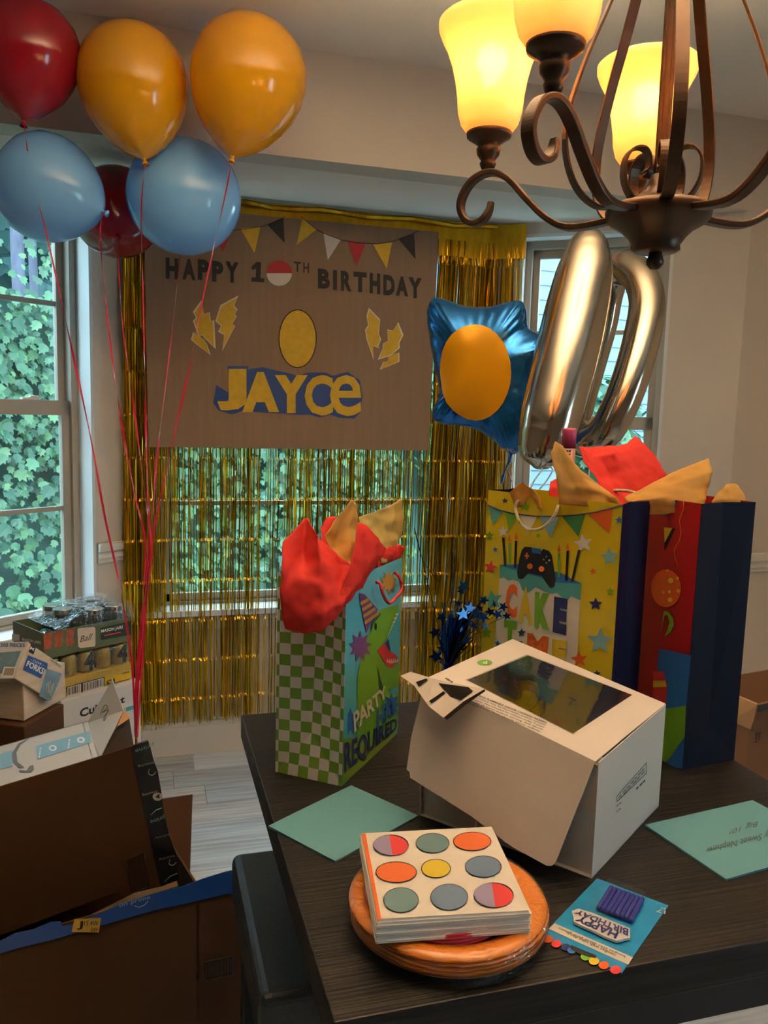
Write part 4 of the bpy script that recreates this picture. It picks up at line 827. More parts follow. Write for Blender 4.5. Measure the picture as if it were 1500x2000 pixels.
for k in range(4):
    z = TZ + .0205 + k * .004; o_ = V((pl_c.x, pl_c.y, z)); lab = ['bottom', 'second', 'third', 'top'][k]
    mb = MB(); mb.lathe([(0, 0), (.058, 0), (.064, .003), (.069, .009), (.078, .011), (.085, .010), (.0865, .0085), (.085, .0108), (.078, .0122), (.068, .0105), (.063, .0042), (.058, .0014), (0, .0014)], o_, ppk, seg=56); mb.build('dessert_plate', label='pink paper dessert plate, %s of the small stack on the orange plates' % lab, cat='plate', group='pink dessert plates', loc=o_)
mb = MB(); mb.lathe([(.1165, .004), (.1175, .03), (.112, .0365), (.095, .0355), (.088, .031)], V((pcx.x, pcx.y, TZ)), film('shrink_wrap', (1, 1, 1), .02, .12, .35, 55, fk=.5), seg=64); mb.f = [f for f in mb.f if len(f) == 4]; mb.mi = [0] * len(mb.f); mb.sm = [True] * len(mb.f)
mb.build('plastic_wrap', label='clear shrink wrap around the orange plate stack', cat='wrap', loc=(pcx.x, pcx.y, TZ))
# napkins
NZ = .984; nt_ = [onz(706, 1627, NZ), onz(960, 1614, NZ - .004), onz(1035, 1777, NZ - .012), onz(737, 1797, NZ - .008)]
nk = thing('napkin_pack', 'pack of white party napkins with coloured round prints on the plates', 'napkins', (nt_[3] + nt_[1]) / 2 - V((0, 0, .03)))
npm = M('white_napkin', '#efe8dc', .8, var=.02, vscale=20, bump=.15, bscale=60)
ctr = sum(nt_, V((0, 0, 0))) / 4
nl = 9
for k in range(nl):
    z0 = -.026 + k * .026 / nl; g = 1 + .012 * math.sin(k * 2.1); pts = [ctr + (p - ctr) * g + V((0, 0, z0)) for p in nt_]
    MB().slab(pts, V((0, 0, .026 / nl - .0004)), npm).build('napkin', nk, bevel=.001)
np_ = Pl(nt_[0], nt_[1], nt_[3])
mb = MB(); ppx(mb, np_, [(707, 1628), (714, 1628), (745, 1796), (738, 1797)], orn, .0012); mb.build('orange_border', nk)
Q = lambda pts: [(660 + x / 3.488, 1580 + y / 3.488) for x, y in pts]
lil = M('print_lilac', '#8d84a8', .5); slate = M('print_slate', '#5d7f86', .5); bslt = M('print_blue_slate', '#5a7391', .5); orr = M('print_deep_orange', '#df6a30', .5)
for x, y, rx, ry, c in ((360, 247, 120, 70, None), (645, 232, 112, 66, slate), (915, 220, 128, 62, orr), (397, 430, 138, 70, orr), (668, 405, 98, 62, yel), (990, 392, 122, 72, bslt), (430, 620, 118, 84, slate), (758, 600, 126, 88, bslt), (1060, 587, 134, 84, None)):
    mb = MB()
    ppx(mb, np_, Q(disc2(x, y, rx + 3, ry + 3, 28)), blk, .0007)
    if c: ppx(mb, np_, Q(disc2(x, y, rx - 2, ry - 2, 28)), c, .0012)
    else:
        ppx(mb, np_, Q([(x - (rx - 2) * math.sin(a) - 12 * math.cos(a), y - (ry - 2) * math.cos(a)) for a in [PI * i / 14 for i in range(15)]]), lil, .0012)
        ppx(mb, np_, Q([(x + (rx - 2) * math.sin(a) - 12 * math.cos(a), y - (ry - 2) * math.cos(a)) for a in [PI * i / 14 for i in range(15)]]), red, .0012)
    mb.build('printed_disc', nk)
wr = film('napkin_film', (1, 1, 1), .0, .12, fk=.12)
mb = MB(); mb.poly([p + V((0, 0, .0022)) for p in nt_], wr); mb.build('plastic_film', nk)

# candle pack
kq = [onz(1166, 1717, TZ), onz(1305, 1770, TZ), onz(1214, 1902, TZ), onz(1057, 1830, TZ)]
kp = thing('candle_pack', 'blue blister card of birthday candles lying near the table edge', 'candles', sum(kq, V((0, 0, 0))) / 4)
cdm = M('candle_card_blue', '#1f80b8', .3, var=.12, vscale=40, coat=.4)
MB().slab(kq, V((0, 0, .0012)), cdm).build('card', kp)
kpl = Pl(kq[0] + V((0, 0, .0012)), kq[1] + V((0, 0, .0012)), kq[2] + V((0, 0, .0012)))
Q = lambda pts: [(1040 + x / 3.261, 1540 + y / 3.261) for x, y in pts]
mb = MB(); ppx(mb, kpl, Q([(140, 858), (640, 1075), (610, 1122), (103, 895)]), M('candle_strip_white', '#d8d2c8', .5), .0004); mb.build('printed_band', kp)
for k, (x, y, r, c) in enumerate(((98, 958, 33, orn), (152, 988, 32, red), (212, 1010, 30, nav), (250, 1030, 28, blu), (340, 1070, 34, grn), (392, 1098, 34, yel), (455, 1125, 34, orn), (530, 1155, 36, red))):
    mb = MB(); ppx(mb, kpl, Q(disc2(x, y, r, r * .75, 16)), c, .0004 + .0001 * (k % 2)); mb.build('printed_balloon', kp)
mb = MB(); ppx(mb, kpl, Q([(238, 1003), (250, 998), (405, 1062), (408, 1075), (395, 1080), (330, 1062), (322, 1056), (300, 1052), (245, 1022)]), blk, .0010); mb.build('hang_slot', kp)
mb = MB(); tpx(mb, kpl, 'candles with cake décor', Q([(525, 1072), (210, 925), (216, 910), (532, 1056)]), blk, .0006, bold=.01); tpx(mb, kpl, 'bougies avec décor pour gâteau', Q([(588, 1078), (165, 896), (172, 882), (594, 1062)]), blk, .0006, bold=.01) ; mb.build('printed_caption', kp)
mb = MB(); tpx(mb, kpl, '17', Q([(845, 800), (785, 785), (798, 765), (850, 778)]), wht, .0006, bold=.02); tpx(mb, kpl, 'pc', Q([(845, 772), (812, 764), (820, 750), (848, 758)]), wht, .0006); mb.build('printed_count', kp)
cnm = M('navy_candle_wax', '#2d2f86', .35, var=.15, vscale=60)
ax = (onz(*Q([(380, 790)])[0], TZ) - onz(*Q([(490, 615)])[0], TZ)); st0, st1 = onz(*Q([(490, 622)])[0], TZ + .006), onz(*Q([(715, 705)])[0], TZ + .006)
for k in range(8):
    p = lerp(st0, st1, (k + .5) / 8); d = ax.normalized(); L0 = .054
    tws = [p + d * (L0 * i / 16) for i in range(17)]
    mb = MB(); mb.tube(tws, [.0026 + .0004 * (i % 2) for i in range(17)], cnm, seg=8); mb.build('candle', kp)
# the happy birthday pick
hp = Pl(kq[0] + V((0, 0, .006)), kq[1] + V((0, 0, .006)), kq[2] + V((0, 0, .006)))
mb = MB(); pts = [hp.px(*c) for c in Q([(250, 780), (290, 765), (380, 790), (620, 890), (622, 950), (590, 955), (560, 965), (530, 968), (470, 945), (400, 910), (330, 880), (262, 848), (262, 815)])]; mb.slab(pts, V((0, 0, -.003)), M('pick_white', '#dad6d0', .35)); mb.build('cake_pick', kp)
mb = MB(); tpx(mb, hp, 'HAPPY', Q([(530, 958), (268, 838), (298, 808), (552, 915)]), nav, .0006, bold=.03); tpx(mb, hp, 'BIRTHDAY', Q([(608, 940), (262, 792), (290, 772), (612, 895)]), nav, .0006, bold=.03); mb.build('pick_lettering', kp)
bt = [onz(*c, TZ + .0013) for c in Q([(485, 605), (735, 705), (620, 1005), (255, 840)])]; bc = sum(bt, V((0, 0, 0))) / 4
mb = MB(); tpv = [lerp(p, bc, .06) + V((0, 0, .0115)) for p in bt]; mb.add(bt + tpv, [(4, 5, 6, 7), (0, 1, 5, 4), (1, 2, 6, 5), (2, 3, 7, 6), (3, 0, 4, 7)], film('blister_plastic', (1, 1, 1), .01, .05, fk=.15)); mb.build('blister', kp, bevel=.001)

# ================================================================== LATEX BALLOONS WITH RIBBONS
RIB = M('red_curling_ribbon', '#b3203a', .35, coat=.3)
GATH = at(266, 1440, 2.50)
PROF = [(0, 1.0), (.18, .985), (.42, .915), (.66, .77), (.85, .56), (.965, .29), (1.0, .0), (.975, -.26), (.90, -.52), (.77, -.78), (.60, -1.02), (.42, -1.20), (.25, -1.33), (.13, -1.40), (.075, -1.425), (.055, -1.44)]
def balloon(label, c, neck, r, mat, rib, stretch=1.0, group='latex party balloons'):
    c = V(c); ax = (c - V(neck)).normalized()
    t = thing('latex_balloon', label, 'balloon', c - ax * (1.44 * r * stretch), group=group)
    mb = MB(); mb.lathe([(a * r, b * r * stretch) for a, b in PROF], c, mat, axis=ax, seg=40); mb.build('balloon_skin', t)
    k = c - ax * (1.44 * r * stretch)
    mb = MB(); mb.lathe([(.004, .004), (.006, 0), (.004, -.005), (.009, -.014), (.011, -.018), (0, -.012)], k, mat, axis=ax, seg=12); mb.build('knot', t)
    if rib:
        pts = [k - ax * .004] + [V(p) for p in rib]; P = smooth_path(pts, 10); mb = MB(); n = len(P); vs_ = []; fs = []
        for i, p in enumerate(P):
            a = .5 + 5.5 * i / n + 1.2 * math.sin(i * .21); w = V((math.cos(a), math.sin(a) * .6, 0)) * .0034
            vs_ += [p - w, p + w]
        for i in range(n - 1): fs.append((2 * i, 2 * i + 1, 2 * i + 3, 2 * i + 2))
        mb.add(vs_, fs, RIB); mb.build('ribbon', t, solid=.0004)
    return t
latex = lambda nm, c: M(nm, c, .16, trans=.28, coat=.4)
LY, LR, LB = latex('yellow_latex', '#f2b41c'), latex('red_latex', '#a3162a'), latex('blue_latex', '#86c8ff')
D = 2.33
def rb(*pts): return [at(x, y, d) for x, y, d in pts]
balloon('left yellow balloon floating under the ceiling', at(260, 160, D), at(284, 318, D), .156, LY, rb((276, 420, 2.35), (280, 600, 2.38), (284, 800, 2.42), (288, 950, 2.45), (292, 1060, 2.47), (285, 1150, 2.48), (272, 1300, 2.49), (266, 1440, 2.50)), 1.0)
balloon('right yellow balloon, largest of the bunch', at(486, 150, D), at(452, 318, D), .166, LY, rb((440, 380, 2.34), (405, 540, 2.37), (365, 740, 2.41), (322, 930, 2.45), (298, 1050, 2.47), (287, 1150, 2.48), (270, 1300, 2.49), (264, 1440, 2.50)), .98)
balloon('dark red balloon cut off by the upper left corner of the photo', at(58, 100, 2.25), at(46, 246, 2.25), .137, LR, rb((60, 330, 2.28), (96, 480, 2.32), (140, 680, 2.36), (178, 860, 2.40), (205, 1010, 2.43), (235, 1150, 2.46), (258, 1300, 2.48), (264, 1440, 2.50)), .98)
balloon('light blue balloon with its knot pointing right beside the left window', at(88, 366, 2.42), at(206, 416, 2.40), .158, LB, rb((196, 470, 2.35), (212, 640, 2.38), (236, 820, 2.42), (262, 960, 2.45), (284, 1060, 2.47), (280, 1160, 2.48), (268, 1300, 2.49), (262, 1440, 2.50)), .86)
balloon('light blue balloon overlapping the banner corner', at(360, 384, 2.52), at(352, 470, 2.92), .176, LB, rb((352, 500, 2.8), (330, 700, 2.6), (306, 900, 2.50), (296, 1050, 2.48), (288, 1150, 2.48), (272, 1300, 2.49), (266, 1440, 2.50)), .86)
balloon('red balloon half hidden between the two blue balloons', at(228, 414, 2.80), at(232, 502, 2.56), .154, LR, rb((233, 540, 2.45), (240, 640, 2.42), (262, 800, 2.44), (282, 960, 2.46), (296, 1070, 2.47), (286, 1180, 2.48), (268, 1440, 2.50)), .86)
wt = thing('balloon_weight', 'small gold foil weight holding the balloon ribbons behind the boxes', 'weight', GATH - V((0, 0, GATH.z)))
b0 = V((GATH.x, GATH.y + .02, 0)); mb = MB(); mb.lathe([(0, 0), (.035, 0), (.042, .02), (.038, .06), (.018, .085), (.008, .095), (.012, .11), (.004, GATH.z - .01), (0, GATH.z)], b0, goldh_m, seg=14); mb.build('foil_pouch', wt)

# ================================================================== FOIL BALLOONS
fb_m = M('blue_foil', '#1f66b0', .2, .75, var=.25, vscale=9, bump=.12, bscale=40)
fy_m = M('yellow_foil_print', '#d99a12', .25, .35, var=.04, vscale=9)
def rounded(pts, k=4):
    n = len(pts); out = []
    for i in range(n):
        a, b, c, d = [V((*pts[(i + j) % n], 0)) for j in (-1, 0, 1, 2)]
        for j in range(k):
            t = j / k; q = .5 * ((2 * b) + (c - a) * t + (2 * a - 5 * b + 4 * c - d) * t * t + (3 * b - a - 3 * c + d) * t ** 3); out.append((q.x, q.y))
    return out
fo = [(840, 590), (852, 580), (880, 588), (910, 598), (935, 600), (960, 598), (990, 590), (1015, 586), (1025, 595), (1030, 615), (1032, 640), (1060, 655), (1092, 668), (1098, 685), (1080, 720), (1062, 760), (1068, 800), (1072, 830), (1058, 850), (1030, 862), (1012, 885), (1000, 888), (985, 880), (960, 858), (930, 840), (900, 832), (870, 830), (848, 822), (845, 805), (855, 780), (858, 755), (850, 720), (842, 680), (836, 640), (834, 610)]
FD = 2.42; fo = rounded(fo, 3); c2 = (945, 720)
fpl_o = at(945, 720, FD); fnrm = (EYE - fpl_o); fnrm.z = 0; fnrm = (fnrm.normalized() + V((-.28, 0, 0))).normalized()
fpl = Pl(fpl_o, fpl_o + V((0, 0, 1)), fpl_o + fnrm.cross(V((0, 0, 1))))
fb = thing('foil_balloon', 'blue shaped foil balloon with a plain yellow centre beside the banner', 'balloon', fpl.px(990, 930))
n = len(fo); P0 = [fpl.px(*q) for q in fo]; cc = fpl.px(*c2); rings = [1.0, .985, .95, .88, .78, .64, .48, .3, .14]; vs_ = []; fs = []
def infl(t, i): return .075 * (1 - t ** 2.6) ** .55 + (.004 * math.sin(i * 2.1) * (1 if .75 < t < .99 else 0))
for t in rings:
    for i, p in enumerate(P0): vs_.append(cc + (p - cc) * t + fpl.n * infl(t, i))
for t in rings[1:]:
    for i, p in enumerate(P0): vs_.append(cc + (p - cc) * t - fpl.n * infl(t, i))
R = len(rings)
for r in range(R - 1):
    for i in range(n): j = (i + 1) % n; fs.append((r * n + i, r * n + j, (r + 1) * n + j, (r + 1) * n + i))
prev = 0
for r in range(R - 1):
    cur = R + r
    for i in range(n): j = (i + 1) % n; fs.append((prev * n + i, cur * n + i, cur * n + j, prev * n + j))
    prev = cur
vs_ += [cc + fpl.n * .0755, cc - fpl.n * .0755]; m = len(vs_)
for i in range(n): fs.append(((R - 1) * n + i, (R - 1) * n + (i + 1) % n, m - 2)); fs.append(((2 * R - 2) * n + (i + 1) % n, (2 * R - 2) * n + i, m - 1))
MB().add(vs_, fs, fb_m, True).build('foil_skin', fb, subsurf=1)
mb = MB(); vs_ = []; fs = []; m = 28
for r, s in enumerate((1.0, .75, .5, .25)):
    for i in range(m):
        a = 2 * PI * i / m; x, y = 938 + 70 * s * math.cos(a), 730 + 92 * s * math.sin(a); q = fpl.px(x, y)
        # height of the skin under this point
        best = 1.0; dq = q - cc
        lo = 0
        k = min(range(n), key=lambda w: -((P0[w] - cc).normalized().dot(dq.normalized() if dq.length > 1e-6 else V((0, 0, 1)))))
        t = min(1, dq.length / (P0[k] - cc).length); vs_.append(q + fpl.n * (.075 * (1 - t ** 2.6) ** .55 + .006))
for r in range(3):
    for i in range(m): j = (i + 1) % m; fs.append((r * m + i, r * m + j, (r + 1) * m + j, (r + 1) * m + i))
vs_.append(fpl.px(938, 730) + fpl.n * .082); fs += [(3 * m + i, 3 * m + (i + 1) % m, 4 * m) for i in range(m)]
mb.add(vs_, fs, fy_m, True); mb.build('printed_oval', fb, label='plain yellow oval print')
mb = MB(); tpx(mb, fpl, 'POKÉMON', [(976, 872), (1010, 878), (1009, 885), (975, 879)], M('foil_text_gold', '#a5762c', .4), .045); mb.build('printed_word', fb)
mb = MB(); tl = [fpl.px(998, 882), fpl.px(995, 900), fpl.px(988, 915), fpl.px(982, 932), fpl.px(980, 944)]; mb.tube(tl, [.014, .011, .004, .010, .007], fb_m, seg=10, flat=.35); mb.build('inflation_tail', fb)
mb = MB(); mb.tube(smooth_path([fpl.px(988, 916), fpl.px(998, 935), at(1002, 960, 2.2), at(1000, 1100, 2.0), at(930, 1300, 1.55)], 8), .0016, RIB, seg=5); mb.build('ribbon', fb)
ch_m = M('champagne_foil', '#beb4a3', .13, .95, bump=.10, bscale=16, stretch=(1, 1, .25))
def num_tube(name, lab, spine, rad, depth_fn, closed, ext=None):
    S = [V((x, y, d)) for x, y, d in spine]; P = smooth_path(S, 5) if not closed else smooth_path(S + [S[0]], 5)[:-1]
    Rr = smooth_path([V((r, 0, 0)) for r in rad], 5) if not closed else smooth_path([V((r, 0, 0)) for r in rad + [rad[0]]], 5)[:-1]
    W = [at(p.x, p.y, p.z) for p in P]; RR = [max(.002, r.x) * p.z / FPX for r, p in zip(Rr, P)]
    t = thing('number_balloon', lab, 'balloon', W[-1] if not closed else min(W, key=lambda q: q.z), group='champagne foil number balloons')
    return t, W, RR
t, W, RR = num_tube('one', 'champagne foil number one balloon in front of the zero balloon', [(1152, 444, 2.25), (1152, 456, 2.25), (1149, 480, 2.25), (1142, 530, 2.25), (1128, 600, 2.25), (1110, 680, 2.24), (1090, 760, 2.23), (1072, 830, 2.22), (1056, 880, 2.21), (1050, 905, 2.21), (1046, 915, 2.21)], [3, 24, 40, 54, 61, 63, 62, 59, 46, 28, 4], None, False)
mb = MB(); mb.tube(W, [r * (1 + .02 * math.sin(i * 2.2) * (1 if i < 14 or i > 36 else 0)) for i, r in enumerate(RR)], ch_m, seg=36); mb.build('foil_skin', t)
mb = MB(); mb.tube(smooth_path([at(1050, 910, 2.2), at(1058, 918, 2.15), at(1040, 945, 2.1), at(1020, 1000, 2.0)], 6), .0022, M('grey_ribbon', '#8f979b', .4), seg=5); mb.build('ribbon', t)
mb = MB(); mb.tube(smooth_path([at(1045, 912, 2.2), at(1078, 914, 2.16), at(1070, 935, 2.12), at(1050, 960, 2.05)], 6), .002, MATS['grey_ribbon'], seg=5); mb.build('ribbon', t)
t, W, RR = num_tube('zero', 'champagne foil number zero balloon behind the number one', [(1225, 520, 2.45), (1252, 545, 2.40), (1264, 590, 2.37), (1256, 650, 2.35), (1238, 720, 2.34), (1212, 790, 2.34), (1180, 845, 2.36), (1140, 862, 2.42), (1125, 835, 2.5), (1140, 780, 2.54), (1162, 710, 2.56), (1182, 640, 2.56), (1192, 580, 2.54), (1202, 535, 2.50)], [33, 34, 35, 36, 36, 35, 34, 32, 28, 24, 22, 22, 24, 30], None, True)
mb = MB(); mb.tube(W, RR, ch_m, seg=24, closed=True); mb.build('foil_skin', t)
mb = MB(); mb.tube(smooth_path([at(1150, 888, 2.38), at(1150, 930, 2.2), at(1140, 1000, 2.0)], 6), .002, MATS['grey_ribbon'], seg=5); mb.build('ribbon', t)

# ================================================================== STAR SPRAY CENTREPIECE
sb = onz(872, 1388, TZ); sp_ = thing('star_spray', 'blue foil star spray centrepiece standing behind the cake box', 'centrepiece', (sb.x, sb.y, TZ))
bf_m = M('royal_blue_foil', '#14499c', .2, .85, var=.2, vscale=40); wire_m = M('dark_wire', '#1c2630', .4, .6)
mb = MB(); mb.lathe([(0, 0), (.030, 0), (.034, .02), (.030, .05), (.016, .075), (.010, .09), (.018, .10), (.0, .10)], sb, bf_m, seg=16, smooth=False); mb.build('weight', sp_)
top = sb + V((0, 0, .09)); mb = MB()
for k in range(70):
    a = random.uniform(0, 6.28); r = random.uniform(.01, .05); e_ = top + V((r * math.cos(a) + .02, r * math.sin(a), random.uniform(.04, .14))); w = V((random.uniform(-.003, .003), random.uniform(-.003, .003), 0)) + V((.0015, 0, 0))
    mid = lerp(top, e_, .55) + V((random.gauss(0, .008), random.gauss(0, .008), .012)); mb.add([top - w, top + w, mid + w, mid - w, e_ + w * .4, e_ - w * .4], [(0, 1, 2, 3), (3, 2, 4, 5)], bf_m)
mb.build('tinsel', sp_, kind='stuff')
def star3(c, nrm, r, name='foil_star'):
    a = nrm.orthogonal().normalized(); b = nrm.cross(a); ro = random.uniform(0, 6.28)
    mb = MB(); mb.slab([c + (a * math.cos(ro + PI * i / 5) + b * math.sin(ro + PI * i / 5)) * (r if i % 2 == 0 else r * .42) for i in range(10)], nrm * .0006, bf_m); return mb.build(name, sp_)
sdep = (sb - EYE).dot(CF_)
stars = [(905, 1145, 15), (900, 1155, 10), (945, 1172, 11), (850, 1235, 14), (862, 1205, 12), (885, 1215, 13), (905, 1200, 16), (918, 1188, 13), (930, 1200, 14), (945, 1205, 13), (958, 1195, 12), (972, 1200, 12), (983, 1185, 11), (990, 1203, 10), (965, 1180, 9), (880, 1245, 12), (900, 1230, 12), (852, 1282, 17), (862, 1268, 12), (895, 1178, 9), (925, 1222, 11), (948, 1222, 9), (912, 1250, 10), (890, 1270, 10), (870, 1225, 10), (938, 1188, 8)]
for x, y, r in stars:
    d_ = sdep + random.uniform(-.03, .03) - .17 * max(0, min(1, (x - 890) / 45)); c = at(x, y, d_); nrm = (EYE - c).normalized() + V((random.gauss(0, .5), random.gauss(0, .3), random.gauss(0, .4))); star3(c, nrm.normalized(), r * d_ / FPX)
    mb = MB(); mb.tube(smooth_path([top, lerp(top, c, .5) + V((0, 0, .02)), c], 4), .0006, wire_m, seg=4); mb.build('wire', sp_)
for q in ([(893, 1050), (888, 1130), (872, 1250)], [(890, 1080), (880, 1180), (870, 1290)], [(860, 1140), (826, 1095), (812, 1040)], [(885, 1075), (878, 1150), (868, 1230)]):
    mb = MB(); mb.tube(smooth_path([at(x, y, sdep) for x, y in q] + [top], 5), .0009, wire_m, seg=4); mb.build('wire', sp_)

# ================================================================== BOXES ON THE LEFT
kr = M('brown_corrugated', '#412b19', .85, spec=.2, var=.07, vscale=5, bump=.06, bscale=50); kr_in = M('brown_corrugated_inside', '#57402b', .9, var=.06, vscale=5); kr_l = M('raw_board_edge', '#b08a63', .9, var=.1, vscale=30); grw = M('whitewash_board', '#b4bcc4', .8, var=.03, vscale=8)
Z1 = V((0, 0, 1))
def hexbox(root, o, a, b, c, mat, nm='box_body'): return MB().hexa(o, a, b, c, mat).build(nm, root, bevel=.003)
# big box with blue tape: front rim from the far left to behind the stool
A1, B1 = V((-.62, 1.520, .45)), V((.215, 1.742, .45)); d1 = (B1 - A1).normalized(); n1 = V((-d1.y, d1.x, 0)); dep1 = .33; BS = A1 + d1 * ((.10 - A1.x) / d1.x); h1 = V((0, 0, .45))
b1 = thing('moving_box', 'large open brown box with torn blue tape along its front rim', 'box', ((A1 + B1) / 2 + n1 * .3) - h1)
g1 = A1 - h1
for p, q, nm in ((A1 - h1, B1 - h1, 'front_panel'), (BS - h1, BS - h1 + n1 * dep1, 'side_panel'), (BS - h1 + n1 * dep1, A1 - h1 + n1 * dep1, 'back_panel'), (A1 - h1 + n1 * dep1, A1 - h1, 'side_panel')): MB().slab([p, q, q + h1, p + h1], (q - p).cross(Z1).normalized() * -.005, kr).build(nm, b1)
MB().slab([g1, BS - h1, BS - h1 + n1 * dep1, g1 + n1 * dep1], V((0, 0, .005)), kr_in).build('bottom_panel', b1)
f1 = Pl(A1, B1, A1 - h1); tpm = M('blue_packing_tape', '#17408c', .3, coat=.3); 
edge = [(-40, 1856), (0, 1838), (30, 1822), (65, 1815), (100, 1800), (118, 1799), (122, 1808), (145, 1805), (180, 1790), (230, 1768), (300, 1745), (360, 1730), (395, 1716), (440, 1702), (500, 1690)]
low = [(500, 1742), (440, 1746), (360, 1765), (300, 1778), (230, 1798), (180, 1812), (100, 1836), (40, 1850), (0, 1862), (-40, 1875)]
MB().slab([f1.px(x, y, .003) for x, y in edge + low], f1.n * .0008, tpm).build('blue_tape', b1)
mb = MB(); tpx(mb, f1, 'on prime', [(232, 1764), (293, 1748), (294, 1757), (233, 1775)], M('tape_text', '#7ea0c8', .4), .0046, bold=.01); mb.build('tape_lettering', b1)
mb = MB(); mb.tube([f1.px(x, y, .0046) for x, y in ((262, 1769), (272, 1772), (282, 1768), (289, 1760))], .0008, MATS['tape_text'], seg=4); mb.build('tape_logo', b1)
MB().slab([f1.px(x, y, .0042) for x, y in ((145, 1795), (197, 1793), (193, 1821), (140, 1820))], f1.n * .0005, M('sticker_yellow', '#c9a23a', .4, .2)).build('code_sticker', b1, label='small yellow sticker with black code')
mb = MB(); tpx(mb, f1, 'J', [(153, 1799), (163, 1799), (161, 1816), (150, 1816)], blk, .0056, bold=.02); tpx(mb, f1, '15.4W', [(165, 1799), (193, 1798), (192, 1808), (164, 1808)], blk, .0056); tpx(mb, f1, '049', [(178, 1812), (191, 1812), (190, 1820), (177, 1820)], blk, .0056); mb.build('sticker_lettering', b1)
mb = MB()
fr = [(397, 1880), (455, 1866), (455, 1905), (399, 1916)]
for i in range(4): mb.tube([f1.px(*fr[i], .0056), f1.px(*fr[(i + 1) % 4], .0056)], .0012, blk, seg=4)
for k in range(9): x = 402 + 6 * k; ppx(mb, f1, [(x, 1884 - 1.4 * k), (x + 2 + k % 2, 1884 - 1.4 * k), (x + 2 + k % 2, 1910 - 1.4 * k), (x, 1910 - 1.4 * k)], blk, .0056)
mb.build('printed_barcode', b1)
# flaps of the big box standing up behind and right
fq = [at(312, 1562, 2.12), at(375, 1553, 2.10), at(370, 1705, 1.98), at(312, 1720, 1.99)]; MB().slab(fq, V((.002, .005, 0)), kr).build('upright_flap', b1)
MB().slab([at(340, 1705, 1.93), at(362, 1690, 1.97), at(384, 1720, 1.93), at(290, 1748, 1.87), at(150, 1800, 1.8)], V((0, .002, -.004)), kr_l).build('inner_flap', b1)
# tilted mailer box lying in it
c0 = V((-.111, 1.774, .742)); ea = V((-.189, -.031, -.032)).normalized(); ec = V((-.034, .2, .007)).normalized(); eb = ea.cross(ec); eb = eb if eb.z < 0 else -eb
b2 = thing('mailer_box', 'tilted opened brown shipping box with white lid lying in the big box', 'box', c0 + eb * .33)
LA, LB_, LC = .36, .33, .20
def pn(o, u, v, mat, nm, t=.004):
    w = u.cross(v).normalized() * t; return MB().slab([o, o + u, o + u + v, o + v], w, mat).build(nm, b2)
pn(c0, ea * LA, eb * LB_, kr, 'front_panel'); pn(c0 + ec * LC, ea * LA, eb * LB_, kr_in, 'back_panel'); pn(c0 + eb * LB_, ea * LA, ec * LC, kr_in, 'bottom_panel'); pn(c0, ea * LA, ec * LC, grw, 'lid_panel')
f2 = Pl(c0, c0 + ea, c0 + eb); l2 = Pl(c0, c0 + ea, c0 + ec)
fl = [(176, 1484), (255, 1458), (289, 1446), (294, 1460), (300, 1485), (308, 1505), (315, 1545), (320, 1585), (330, 1630), (336, 1645), (343, 1665), (347, 1700), (352, 1718), (312, 1732), (236, 1750)]
MB().slab([f2.px(x, y, .001) for x, y in fl], -f2.n * .004, kr).build('side_flap', b2)
bt_m = M('black_printed_tape', '#17191b', .3, coat=.3)
MB().slab([f2.px(x, y, .0016) for x, y in [(256, 1459), (289, 1446), (294, 1460), (300, 1485), (308, 1505), (315, 1545), (320, 1585), (330, 1630), (336, 1645), (343, 1665), (347, 1700), (349, 1717), (314, 1732), (300, 1670), (283, 1590), (268, 1520)]], f2.n * .0006, bt_m).build('black_tape', b2)
tlt = M('tape_print_teal', '#7fa8ac', .4); tlw = M('tape_print_grey', '#a8a49c', .4); mb = MB()
def up(x0, y0, x1, y1, x2, y2, x3, y3): return [(x2, y2), (x3, y3), (x0, y0), (x1, y1)]
tpx(mb, f2, 'prime', [(301, 1458), (265, 1472), (263, 1462), (299, 1448)][::1], tlt, .0026); tpx(mb, f2, 'prime', [(322, 1600), (294, 1610), (292, 1600), (320, 1590)], tlt, .0026)
for t_, x, y in (('listening', 270, 1588 - 94), ('streaming', 278, 1550), ('delivery', 303, 1634), ('listening', 311, 1676)): tpx(mb, f2, t_, [(x + 30, y - 8 + 6), (x, y + 6), (x - 1, y), (x + 29, y - 14 + 6)], tlw, .0026)
mb.build('tape_lettering', b2)
mb = MB()
for x, y in ((292, 1508), (332, 1684)): mb.tube(smooth_path([f2.px(x, y - 6, .0026), f2.px(x - 2, y + 3, .0026), f2.px(x + 6, y + 6, .0026), f2.px(x + 12, y, .0026)], 4), .0009, tlw, seg=4)
ppx(mb, f2, disc2(308, 1556, 10, 8, 14), tlw, .0024); ppx(mb, f2, [(303, 1557), (311, 1550), (312, 1560)], blk, .0028)
mb.tube([f2.px(x, y, .0026) for x, y in ((294, 1592), (305, 1582), (316, 1578))], .001, tlt, seg=4); mb.tube([f2.px(x, y, .0026) for x, y in ((321, 1723), (332, 1712), (346, 1706))], .001, tlt, seg=4); mb.build('tape_symbols', b2)
